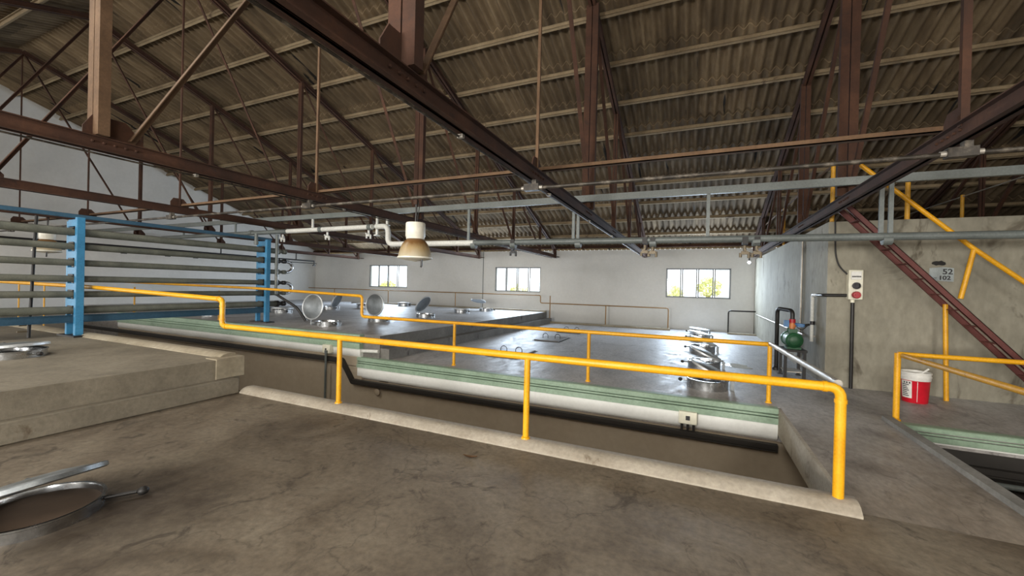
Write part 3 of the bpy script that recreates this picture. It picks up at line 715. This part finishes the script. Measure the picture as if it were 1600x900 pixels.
tag(MB().tube([(-8.86,6.4,2.462),(-8.86,6.4,1.08)], .034, 14).tube([(-8.86,6.4,1.75),(-8.86,6.4,1.80)], .042, 14).obj('drop_pipe', M['greypipe'], origin=(-8.86,6.4,1.1)), 'vertical grey pipe standing close to the second blue upright', 'pipe')
tag(MB().tube([(-9.0,6.0,2.44),(-9.0,6.0,2.19)], .036, 14).tube([(-9.0,6.0,2.26),(-9.0,6.0,2.20)], .045, 14).obj('drop_pipe', M['greypipe'], origin=(-9.0,6.0,2.2)), 'short grey pipe stub dropping to the top tube of the rack', 'pipe')
tag(MB().tube([(-8.84,6.42,1.06),(-8.4,6.6,.78),(-8.25,6.72,.47)], .03, 12, .1).obj('elbow_hose', M['blackpipe'], origin=(-8.5,6.6,PZ)), 'black hose slanting from the grey drop pipe to the tank top', 'hose')
o = empty('leaning_rod', (-9.36,2.7,PZ), 'black rod leaning behind the tubes of the blue rack', 'rod')
b = MB(); b.tube([(-9.36,2.7,PZ),(-9.50,2.80,2.33)], .02, 10); b.obj('rod_shaft', M['black'], o)
b = MB(); b.tube([(-9.37,2.68,.62),(-9.37,2.60,.62)], .015, 8); b.tube([(-9.36,2.68,.52),(-9.36,2.58,.52)], .013, 8); b.obj('tap', M['brass'], o)

# ------------------------------------------------------------------ manholes
def manhole(x, y, z, lab, r=.27, h=.09, lid=None, az=PI, bolt=0.0, grp='steel tank manholes', fill=.006, bl=.06):
    """lid: None = gone, ('prop', angle) hinged at azimuth az, or ('disc', centre, normal)"""
    o = empty('tank_manhole', (x, y, z), lab, 'manhole', grp)
    T = Matrix.Translation((x, y, z))
    b = MB(); b.lathe([(r,-.0),(r*1.0,h),(r*1.03,h+.006),(r*1.03,h+.016),(r*.975,h+.016),(r*.96,h),(r*.96,.002)], 40, T, closed=True)
    b.obj('neck_ring', M['inox'], o)
    b = MB(); b.lathe([(r*.955,fill-.003),(r*.955,fill),(1e-4,fill)], 40, T); b.obj('opening', M['hole'], o)
    ca, sa = math.cos(az), math.sin(az)
    hp = Vector((x+ca*(r+.05), y+sa*(r+.05), z+h+.02))
    tang = Vector((-sa, ca, 0))
    L = MB(); prof = [(1e-4,.035),(r*.4,.032),(r*.75,.02),(r*.98,.004),(r*1.06,.0),(r*1.07,-.012),(r*1.05,-.02),(r*1.0,-.02),(r*.97,-.008),(r*.7,.006),(1e-4,.02)]
    if lid[0] == 'prop':
        ang = lid[1]
        Mx = Matrix.Translation(hp) @ Matrix.Rotation(ang, 4, tang) @ Matrix.Translation(-hp)
        Ml = Mx @ Matrix.Translation((x, y, z+h+.026))
        lc = Ml @ Vector((0,0,.03)); arm_to = Mx @ Vector((x+ca*r*.3, y+sa*r*.3, z+h+.055))
    else:
        cpos = Vector(lid[1]); nrm = Vector(lid[2]).normalized()
        Ml = Matrix.Translation(cpos) @ nrm.to_track_quat('Z','Y').to_matrix().to_4x4()
        arm_to = cpos + nrm*.03
        # swing arm hinge below the lid
        low = min((Ml @ Vector((r*1.03*math.cos(k*PI/18), r*1.03*math.sin(k*PI/18), 0)) for k in range(36)), key=lambda p: p.z)
        hp = Vector((low.x, low.y, max(z+h, .0))); arm_to = low
    L.lathe(prof, 40, Ml); lo = L.obj('lid', M['inoxdull'], o)
    MB().lathe([(r*.99,.008),(r*1.03,.013),(r*1.075,.006),(r*1.08,-.018),(r*1.03,-.024),(r*.99,-.02)], 40, Ml, closed=True).obj('lid_rim', M['inoxdull'] if bl > .1 else M['rim'], lo)
    b = MB(); b.tube([hp, arm_to], .014, 8)
    if lid[0] == 'disc': b.tube([(hp.x,hp.y,z+.02), hp], .02, 8); b.tube([(hp.x,hp.y,z+.05), (x+(hp.x-x)*.8, y+(hp.y-y)*.8, z+.05)], .018, 8)
    else:
        b.cbox((hp.x,hp.y,z+h*.5+.01), (.05,.05,h+.02)); b.tube([hp-tang*.06, hp+tang*.06], .014, 8)
    b.obj('hinge', M['inoxdull'], o)
    kb = Vector((x+math.cos(bolt)*(r+bl), y+math.sin(bolt)*(r+bl), z+h*.7))
    b = MB(); b.tube([(x+math.cos(bolt)*r, y+math.sin(bolt)*r, z+h*.7), kb], .012, 8); s = b.obj('swing_bolt', M['blackpipe'] if bl > .1 else M['inox'], o)
    b = MB(); b.ball(kb+Vector((math.cos(bolt)*.03, math.sin(bolt)*.03, 0)), .026, 10, (1.2,1.2,1)); b.obj('knob', M['black'], s)
    return o
# column beside the pump, lids propped open to one side
mx = [(.21,6.55),(.20,8.2),(.21,10.4),(.19,12.75),(.18,14.45)]
ln = ['closest to the green tank edge, steel lid half raised above its open ring', 'second from the green tank edge with a puddle beside it',
      'third from the green tank edge in the row beside the pump', 'fourth from the green tank edge in the row beside the pump', 'last before the window wall in the row beside the pump']
for (x, y), s, a in zip(mx, ln, (.44,.42,.36,.20,.10)):
    manhole(x, y, 0, 'steel manhole ' + s, h=.12, lid=('prop', a), az=0.0, bolt=PI)
# near the camera
manhole(-3.43, 1.03, 0, 'round steel manhole in the bare concrete at bottom left, lid tipped up', r=.285, h=.055, lid=('prop', .345), az=PI, bolt=1.0, fill=.035, bl=.15)
manhole(-7.38, 1.98, PZ, 'steel manhole on top of the concrete steps in front of the blue rack', r=.30, h=.07, lid=('prop', .10), az=PI*1.05, bolt=.35)
G = 'manholes on the raised far tank'
manhole(-7.42, 6.62, PZ, 'raised-tank manhole with a round bright lid standing upright, first beside the blue upright', lid=('disc', (-7.78,6.50,.83), (.10,-.99,.10)), bolt=-.3, grp=G)
manhole(-7.32, 8.12, PZ, 'raised-tank manhole with an upright bright lid under the yellow rail step', lid=('disc', (-7.47,8.1,.84), (.02,-1,.08)), bolt=-.3, grp=G)
manhole(-7.24, 9.98, PZ, 'raised-tank manhole with a dark tilted lid, third in the front row', lid=('disc', (-7.36,10.0,.80), (-.81,.02,.55)), bolt=-.3, grp=G)
manhole(-7.45, 12.4, PZ, 'low open manhole ring on the raised tank, fourth in the front row', lid=('prop', .05), az=2.2, bolt=-.3, grp=G)
manhole(-7.25, 13.85, PZ, 'raised-tank manhole whose lid floats nearly flat on a long arm, last in the front row', lid=('disc', (-7.62,13.9,.80), (-.02,.30,.95)), bolt=0, grp=G)
manhole(-11.7, 6.65, PZ, 'manhole ring under the tubes of the blue rack on the raised tank', lid=('prop', .05), az=2.2, bolt=-.3, grp=G)
manhole(-11.45, 8.5, PZ, 'manhole ring just beyond the second blue upright on the raised tank', lid=('prop', .07), az=2.2, bolt=-.3, grp=G)
manhole(-11.75, 10.6, PZ, 'raised-tank manhole with a dark lid tipped back, behind the round upright lid', lid=('disc', (-11.45,10.55,.74), (-.85,-.30,.42)), bolt=-.3, grp=G)
manhole(-11.57, 12.0, PZ, 'manhole ring at the vertical part of the stepped yellow rail', lid=('prop', .1), az=2.2, bolt=-.3, grp=G)
manhole(-11.5, 14.3, PZ, 'back row manhole on the raised tank, next to the window wall below the hanging lamp', lid=('prop', .06), az=2.2, bolt=-.3, grp=G)

# concrete hatches with wire handles
def hatch(x, y, lab):
    o = empty('hatch_cover', (x, y, 0), lab, 'hatch', 'concrete hatch covers on the grey tank top')
    b = MB(); b.box((x-.33,y-.5,0), (x+.33,y+.5,.03)); b.obj('slab', M['hatchc'], o, bevel=.01)
    b = MB(); b.box((x-.37,y-.54,.0), (x+.37,y+.54,.006)); b.obj('joint', M['tray'], o)
    for s in (-.17, .17):
        b = MB(); b.tube([(x+s-.07,y-.05,.02)] + [(x+s-.07*math.cos(PI*k/8), y-.05, .09+.06*math.sin(PI*k/8)) for k in range(9)] + [(x+s+.07,y-.05,.02)], .008, 8); b.obj('handle', M['blackpipe'], o)
hatch(-3.45, 10.45, 'flat concrete hatch with two wire handles in the middle of the grey tank top')
hatch(-3.42, 7.75, 'concrete hatch with wire handles partly behind the yellow rail, closest to the green edge')
hatch(-3.5, 12.6, 'concrete hatch cover just behind the second yellow rail, toward the window wall')
# puddle
def puddle(x, y, r, lab, seed, sx=1.0):
    rnd = random.Random(seed); n = 40; vs = [(x,y,.004)]
    ph = [rnd.uniform(0,6.28) for _ in range(4)]
    for k in range(n):
        th = 2*PI*k/n; rr = r*(1+.22*math.sin(2*th+ph[0])+.15*math.sin(3*th+ph[1])+.1*math.sin(5*th+ph[2]))
        vs.append((x+rr*sx*math.cos(th), y+rr*math.sin(th), .002))
    b = MB(); b.add(vs, [(0,k+1,(k+1)%n+1) for k in range(n)]); tag(b.obj('water_puddle', M['water'], origin=(x,y,0)), lab, 'puddle', None, 'stuff')
puddle(.78, 8.75, .22, 'shallow puddle shining beside the second manhole', 5, 1.1)
puddle(-.35, 9.4, .16, 'splash of water on the outer side of the manhole row', 6, 1.2)

# ------------------------------------------------------------------ cable trays and boxes in the pit
b = MB()
def traypath(b, pts):
    for p, q in zip(pts[:-1], pts[1:]): b.beam(p, q, .075, .06, (0,1,0)); b.beam((p[0],p[1]-.02,p[2]-.045), (q[0],q[1]-.02,q[2]-.045), .03, .02, (0,1,0))
traypath(b, [(-16.8,5.755,-.055), (-6.07,5.755,-.075), (-5.80,5.755,-.44), (.96,5.755,-.45)])
tag(b.obj('cable_tray', M['tray'], origin=(-6,5.755,-.1)), 'black cable tray under the white band of the long pit, with one slanting drop', 'cable tray')
b = MB(); traypath(b, [(2.0,5.755,-.36), (9.1,5.755,-.36)]); tag(b.obj('cable_tray', M['tray'], origin=(2,5.755,-.36)), 'black cable tray in the small pit below the corner railing', 'cable tray')
tag(MB().tube([(2.0,5.70,-.47),(9.1,5.70,-.47)], .03, 10).obj('pit_pipe', M['greypipe'], origin=(2,5.7,-.47)), 'grey pipe inside the small pit below the corner railing', 'pipe')
o = empty('switch_box', (-.03, 5.76, -.24), 'white square switch box on the white band near the open manholes', 'switch box')
b = MB(); b.box((-.14,5.715,-.325), (.08,5.80,-.165)); b.obj('box_body', M['box'], o, bevel=.012)
b = MB(); b.box((-.055,5.709,-.27), (-.005,5.716,-.215)); b.obj('rocker', M['ink'], o)
b = MB()
for x in (-.1,-.03,.04): b.tube([(x,5.755,-.325),(x,5.755,-.405)], .016, 8)
b.obj('cable_gland', M['black'], o)
o = empty('junction_box', (-6.43, 5.76, .1), 'white junction box on the white band with a thin pipe dropping below it', 'junction box')
b = MB(); b.box((-6.54,5.70,.02), (-6.34,5.80,.185)); b.obj('box_body', M['box'], o, bevel=.012)
b = MB(); b.lathe([(.02,0),(.02,.006)], 10, Matrix.Translation((-6.44,5.70,.1)) @ Matrix.Rotation(PI/2,4,'X')); b.obj('screw_cap', M['ink'], o)
b = MB(); b.tube([(-6.42,5.69,.04),(-6.42,5.69,-1.4)], .022, 10); b.cbox((-6.42,5.705,.05),(.06,.05,.06)); b.obj('drop_conduit', M['greypipe'], o)
tag(MB().tube([(-5.66,5.85,.115),(-5.27,5.85,.135)], .033, 12).obj('pipe_stub', M['whitepipe'], origin=(-5.62,5.79,.115)), 'short white pipe stub poking out where the raised tank ends', 'pipe')
tag(MB().lathe([(.045,0),(.06,.02),(.06,.05),(.03,.06)], 14, Matrix.Translation((-5.2,5.8,-.58)) @ Matrix.Rotation(PI/2,4,'X')).obj('drain_cap', M['pitwall'], origin=(-5.2,5.8,-.52)), 'small round cap in the pit wall below the cable tray', 'cap')

# ------------------------------------------------------------------ concrete block fittings
o = empty('socket_box', (2.18, 7.64, 1.33), 'cream electrical socket box with breaker window, black and red sockets', 'electrical box')
b = MB(); b.box((2.09,7.53,1.325), (2.265,7.65,1.765)); b.obj('box_body', M['box'], o, bevel=.012)
b = MB(); b.box((2.115,7.518,1.62), (2.24,7.532,1.74)); w = b.obj('breaker_cover', M['bucketwhite'], o, bevel=.004)
b = MB()
for k in range(6): b.box((2.126+k*.018,7.513,1.655), (2.139+k*.018,7.52,1.675))
b.obj('breaker_switch', M['ink'], w)
b = MB(); b.lathe([(.048,0),(.05,.03),(.036,.034),(.034,.012),(1e-4,.01)], 20, Matrix.Translation((2.178,7.53,1.53)) @ Matrix.Rotation(PI/2,4,'X')); b.cbox((2.178,7.51,1.565), (.05,.03,.02)); b.obj('black_socket', M['ink'], o)
b = MB(); b.lathe([(.052,0),(.054,.035),(.045,.06),(.02,.062),(1e-4,.06)], 20, Matrix.Translation((2.178,7.53,1.395)) @ Matrix.Rotation(PI/2,4,'X')); b.cbox((2.178,7.47,1.40), (.05,.02,.025)); b.obj('red_socket', M['redplug'], o)
b = MB(); b.tube([(2.16,7.60,1.325),(2.16,7.60,1.28)], .028, 12); b.obj('gland', M['box'], o)
tag(MB().tube([(2.165,7.61,1.29),(2.17,7.61,.0)], .024, 12).obj('conduit_drop', M['blackpipe'], origin=(2.165,7.61,0)), 'black conduit dropping straight from the socket box to the floor', 'conduit')
tag(MB().tube([(1.93,7.62,2.5),(1.945,7.62,2.0),(1.99,7.62,1.82),(2.09,7.60,1.70)], .011, 8, .15).obj('power_cable', M['black'], origin=(1.93,7.62,2.5)), 'black cable curving down the concrete block into the socket box', 'cable')
o = empty('conduit_elbow', (1.815, 8.25, .6), 'grey and white pipe turning from the socket box around the block corner toward the pump', 'conduit')
b = MB(); b.tube([(2.09,7.61,1.385),(1.815,7.61,1.38),(1.815,8.0,1.38)], .024, 12, .05); b.obj('dark_run', M['blackpipe'], o)
b = MB(); b.tube([(1.815,8.0,1.38),(1.815,8.25,1.38),(1.815,8.25,.94)], .027, 12, .05); b.obj('white_run', M['whitepipe'], o)
b = MB(); b.tube([(1.82,8.25,.94),(1.82,8.25,.88)], .036, 12); b.obj('coupling', M['blackpipe'], o)
b = MB(); b.tube([(1.815,8.25,.88),(1.815,8.25,.60)], .027, 12); b.obj('white_run', M['whitepipe'], o)
b = MB(); b.box((1.83,8.22,.68),(1.859,8.28,.70)); b.obj('pipe_clip', M['galv'], o)
tag(MB().tube([(1.835,9.15,2.45),(1.835,9.15,.05)], .02, 10).obj('wall_pipe', M['galv'], origin=(1.835,9.15,.05)), 'thin pale pipe rising on the shaded side of the concrete block behind the pump', 'pipe')
# stencilled tank number
o = empty('tank_number', (3.18, 7.64, 1.72), 'grey painted patch with tank numbers 52 and 102 on the concrete block', 'sign')
b = MB(); vs = [(3.03,1.63),(3.285,1.61),(3.285,1.80),(3.17,1.815),(3.03,1.80)]
n = 5; b.add([(x,7.645,z) for x,z in vs]+[(x,7.652,z) for x,z in vs], [tuple(range(n)), tuple(range(2*n-1,n-1,-1))]+[(i,(i+1)%n,n+(i+1)%n,n+i) for i in range(n)]); b.obj('painted_patch', M['plate'], o)
def text(s, x, z, size, sx=1.0):
    cu = bpy.data.curves.new('digits', 'FONT'); cu.body = s; cu.size = size; cu.extrude = .001; cu.align_x = 'LEFT'; cu.offset = .0025 if size > .06 else 0
    t = bpy.data.objects.new('digits', cu); COL.objects.link(t); cu.materials.append(M['ink'])
    bpy.context.view_layer.update(); me = bpy.data.meshes.new_from_object(t.evaluated_get(bpy.context.evaluated_depsgraph_get()))
    bpy.data.objects.remove(t); t = bpy.data.objects.new('digits', me); COL.objects.link(t)
    if not me.materials: me.materials.append(M['ink'])
    t.parent = o; t.location = Vector((x, 7.6435, z)) - Vector(o['_o']); t.rotation_euler = (PI/2,0,0); t.scale = (sx,1,1)
text('52', 3.165, 1.715, .105, 1.05); text('102', 3.125, 1.638, .078, 1.1); text('VT.', 3.06, 1.64, .042)
b = MB(); rnd = random.Random(3); vs = []
for k in range(16):
    th = 2*PI*k/16; vs.append((3.128+.075*math.cos(th)*(1+rnd.uniform(-.12,.12)), 7.646, 1.868+.034*math.sin(th)*(1+rnd.uniform(-.3,.3))))
b.add(vs + [(x,7.652,z) for x,_,z in vs], [tuple(range(16)), tuple(range(31,15,-1))] + [(i,(i+1)%16,16+(i+1)%16,16+i) for i in range(16)])
tag(b.obj('paint_smear', M['smear'], origin=(3.128,7.65,1.868)), 'black paint smear above the tank number on the concrete block', 'paint mark')

# ladder
o = empty('steel_ladder', (3.9, 7.28, 0), 'dark red steel ladder stair leaning up to the top of the concrete block', 'ladder')
def lad(t, y): # t = height
    return Vector((1.98 + (2.60-t)*.868, y, t))
for y, s in ((7.12,1),(7.47,-1)):
    b = MB(); b.channel(lad(2.66,y), lad(.04,y), .03, .072, (0,1,0), .008, 0, s); b.obj('stringer', M['redlad'], o)
n = 12
for k in range(n):
    z = .22 + k*.203; p = lad(z, 7.14); q = lad(z, 7.45)
    b = MB(); b.box((p.x-.045, 7.128, z-.012), (p.x+.045, 7.462, z)); b.obj('tread', M['redlad'], o)
b = MB(); b.box((4.15,7.09,0),(4.3,7.5,.02)); b.obj('foot_plate', M['redlad'], o)
b = MB(); b.tube([(2.06,7.1,3.20),(3.23,7.1,2.02),(4.3,7.1,1.05)], .028, 14); b.obj('handrail', Yl, o)
b = MB(); b.tube([(3.12,7.1,1.38),(3.23,7.1,2.0)], .027, 14); b.obj('handrail_post', Yl, o)
b = MB(); b.tube([(3.12,7.44,1.30),(3.14,7.40,0)], .027, 14); b.obj('support_leg', Yl, o)
tag(MB().tube([(2.82,7.78,2.5),(2.82,7.78,3.40)], .03, 14).lathe([(.05,2.5),(.045,2.515),(.03,2.52)], 14, Matrix.Translation((2.82,7.78,0))).obj('gate_post', Oy, origin=(2.82,7.78,2.5)), 'yellow pipe post standing on the block top beside the ladder head', 'post')

# pump on its stand
o = empty('water_pump', (1.55, 8.2, 0), 'green electric pump on a black four-legged stand beside the concrete block', 'pump')
for x in (1.40,1.66):
    for y in (7.95,8.35):
        b = MB(); b.cbox((x,y,.225), (.045,.045,.45)); b.cbox((x,y,.005), (.07,.07,.01)); b.obj('leg', M['black'], o)
b = MB(); b.box((1.365,7.915,.44), (1.695,8.385,.475)); b.obj('table_frame', M['black'], o)
T = Matrix.Translation((1.53,7.98,.62)) @ Matrix.Rotation(-PI/2,4,'X')
b = MB(); pr = [(1e-4,0),(.09,.0),(.115,.02),(.125,.03)]
for k in range(9): z = .04+k*.03; pr += [(.125,z),(.125,z+.018),(.116,z+.02),(.116,z+.028)]
pr += [(.12,.32),(.09,.34),(1e-4,.34)]
b.lathe(pr, 28, T); b.cbox((1.53,8.12,.49), (.2,.22,.04)); b.obj('motor_body', M['motor'], o)
b = MB(); b.lathe([(1e-4,-.03),(.06,-.03),(.085,-.015),(.09,0)], 28, T); b.obj('fan_cover', M['motor'], o)
b = MB(); b.cbox((1.53,8.12,.77), (.11,.1,.06)); b.obj('terminal_box', M['motor'], o)
b = MB(); b.lathe([(1e-4,0),(.10,0),(.13,.03),(.13,.10),(.07,.13),(1e-4,.13)], 28, Matrix.Translation((1.53,8.32,.62)) @ Matrix.Rotation(-PI/2,4,'X')); b.tube([(1.53,8.38,.72),(1.53,8.38,.80)], .04, 14); b.obj('pump_casing', M['motor'], o)
b = MB(); b.tube([(1.53,8.2,.78),(1.53,8.2,.90)], .04, 14); b.tube([(1.53,8.2,.83),(1.53,8.2,.87)], .055, 14); b.obj('outlet_fitting', M['copper'], o)
b = MB(); b.tube([(1.53,8.2,.90),(1.53,8.2,.96)], .048, 14); b.obj('red_union', M['redplug'], o)
b = MB(); b.cbox((1.445,8.2,.885), (.07,.07,.11)); b.tube([(1.56,8.2,.87),(1.70,8.22,.86)], .03, 12); b.cbox((1.64,8.21,.86), (.09,.06,.055)); b.obj('blue_valve', M['valve'], o)
b = MB(); b.tube([(1.70,8.22,.86),(1.776,8.24,.88)], .02, 10); b.tube([(1.60,8.18,.82),(1.66,8.14,.79),(1.74,8.2,.86)], .008, 6); b.obj('outlet_pipe', M['black'], o)
b = MB(); b.tube([(1.53,8.2,.95),(1.53,8.2,1.10),(1.38,8.62,1.12),(1.40,8.72,.02)], .034, 14, .09); b.lathe([(.06,0),(.06,.05),(.04,.06)], 14, Matrix.Translation((1.40,8.72,0))); b.obj('suction_pipe', M['blackpipe'], o)
b = MB(); b.tube([(1.42,8.36,.05),(1.64,8.0,.12)], .012, 8); b.box((1.40,7.97,.10),(1.66,8.33,.115)); b.obj('lower_shelf', M['galv'], o)

# bucket
o = empty('paint_bucket', (2.71, 7.12, 0), 'red and white plastic bucket standing against the concrete block', 'bucket')
T = Matrix.Translation((2.71,7.12,0))
b = MB(); b.lathe([(.125,0),(.13,.01),(.146,.29),(.15,.295)], 36, T); b.obj('red_body', M['bucketred'], o)
b = MB(); b.lathe([(.1505,.293),(.153,.30),(.153,.325),(.158,.33),(.158,.35),(.153,.355),(.153,.375),(.162,.38),(.162,.40),(.148,.40),(.146,.30)], 36, T); b.obj('white_rim', M['bucketwhite'], o)
def wrap(a0, a1, z0, z1, off, name, mat, par):
    b = MB(); n = 10; vs = []
    for k in range(n+1):
        a = a0+(a1-a0)*k/n
        for z in (z0, z1):
            r = .13+(z-.01)*(.016/.28)+off; vs.append((2.71+r*math.cos(a), 7.12+r*math.sin(a), z))
    b.add(vs, [(2*k,2*k+2,2*k+3,2*k+1) for k in range(n)]); return b.obj(name, mat, par)
lb = wrap(3.3, 4.15, .06, .285, .002, 'label', M['bucketwhite'], o)
for k in range(7): wrap(3.4, 3.95-(k%3)*.08, .085+k*.024, .095+k*.024, .003, 'label_line', M['ink'], lb)
for a in (3.55, 3.75, 3.95): wrap(a, a+.1, .25, .272, .003, 'label_mark', M['ink'], lb)
wrap(4.50, 4.54, .02, .285, .002, 'highlight_stripe', M['bucketwhite'], o)  # highlight painted as a thin white strip down the red body
b = MB(); b.tube([(2.66,7.02,.38),(2.73,7.0,.40),(2.80,7.01,.46)], .011, 8); b.obj('handle', M['bucketwhite'], o)

tag(MB().tube([(-8.45,YF-.02,2.9),(-8.45,YF-.02,.1)], .014, 8).obj('wall_conduit', M['greypipe'], origin=(-8.45,YF-.02,.1)), 'thin vertical conduit on the window wall, just left of the middle window', 'conduit')
def leaf(x, y, a, s, lab):
    b = MB(); n = 9; vs = []
    for k in range(n):
        u = -1+2*k/(n-1); w = .34*(1-u*u)
        for q in (-1, 0, 1):
            px = u*s; py = q*w*s; vs.append((x+px*math.cos(a)-py*math.sin(a), y+px*math.sin(a)+py*math.cos(a), .006+.22*s*u*u+.12*s*abs(q)))
    fs = []
    for k in range(n-1):
        for q in range(2): i = k*3+q; fs.append((i,i+3,i+4,i+1))
    b.add(vs, fs); tag(b.obj('dry_leaf', M['dryleaf'], origin=(x,y,.004)), lab, 'leaf', 'dry leaves on the bare floor')
M['dryleaf'] = plain('dry brown leaf', srgb(92,66,42), .8)
leaf(-1.62, 2.88, .2, .06, 'curled dry leaf lying just in front of the pale kerb, below the middle railing post')
leaf(.36, 2.2, 2.6, .045, 'small dry leaf lying on the bare floor below the railing corner')
# ------------------------------------------------------------------ light
def area(name, loc, rot, sx, sy, e, c):
    l = bpy.data.lights.new(name, 'AREA'); l.shape = 'RECTANGLE'; l.size = sx; l.size_y = sy; l.energy = e; l.color = c
    o = bpy.data.objects.new(name, l); COL.objects.link(o); o.location = loc; o.rotation_euler = rot; return o
for (a, c, d, e), p in zip(WIN, (200, 190, 230)):       # daylight entering by the far windows
    area('daylight', ((a+c)/2, YF-.02, (d+e)/2), (-PI/2,0,0), c-a, e-d, p, (.70,.84,1))
for (a, c, d, e), p in zip(RW, (150, 330, 850, 280)):  # daylight entering by the openings behind the camera
    area('daylight', ((a+c)/2, YB+.02, (d+e)/2), (PI/2,0,0), c-a, e-d, p, (1,.965,.90))
for (x0, x1, y0, y1, p) in ROOF_FILL:      # fill lamps added under the closed roof slope behind the camera
    t = math.atan(.355); yc = (y0+y1)/2
    area('daylight', ((x0+x1)/2, yc, zr(yc)-.03), (t, 0, 0), x1-x0, y1-y0, p, (1,.95,.86))
area('daylight', (XL+.02, (LW[0]+LW[1])/2, (LW[2]+LW[3])/2), (PI/2, 0, -PI/2), LW[1]-LW[0], LW[3]-LW[2], 380, (1,.95,.88))
w = bpy.data.worlds.new('sky'); S.world = w; w.use_nodes = True
bg = w.node_tree.nodes['Background']; bg.inputs[0].default_value = (.86,.93,1,1); bg.inputs[1].default_value = 3.4

# ------------------------------------------------------------------ camera
cam = bpy.data.cameras.new('camera'); co = bpy.data.objects.new('camera', cam); COL.objects.link(co)
yaw, pit, rol = math.radians(24.0629), math.radians(-.2556), math.radians(1.406)
fw = Vector((-math.sin(yaw)*math.cos(pit), math.cos(yaw)*math.cos(pit), math.sin(pit)))
rt = Vector((math.cos(yaw), math.sin(yaw), 0)); up = rt.cross(fw)
r2 = rt*math.cos(rol)+up*math.sin(rol); u2 = -rt*math.sin(rol)+up*math.cos(rol)
R = Matrix((r2, u2, -fw)).transposed().to_4x4()
co.matrix_world = Matrix.Translation((0,0,1.4)) @ R
cam.sensor_width = 36; cam.lens = 36*635.945/1600; cam.clip_start = .05; cam.clip_end = 300
S.camera = co
for ob in S.objects:
    if '_o' in ob.keys(): del ob['_o']
S.view_settings.view_transform = 'Standard'; S.view_settings.look = 'None'; S.view_settings.exposure = 0; S.view_settings.gamma = 1
S.view_settings.use_curve_mapping = False
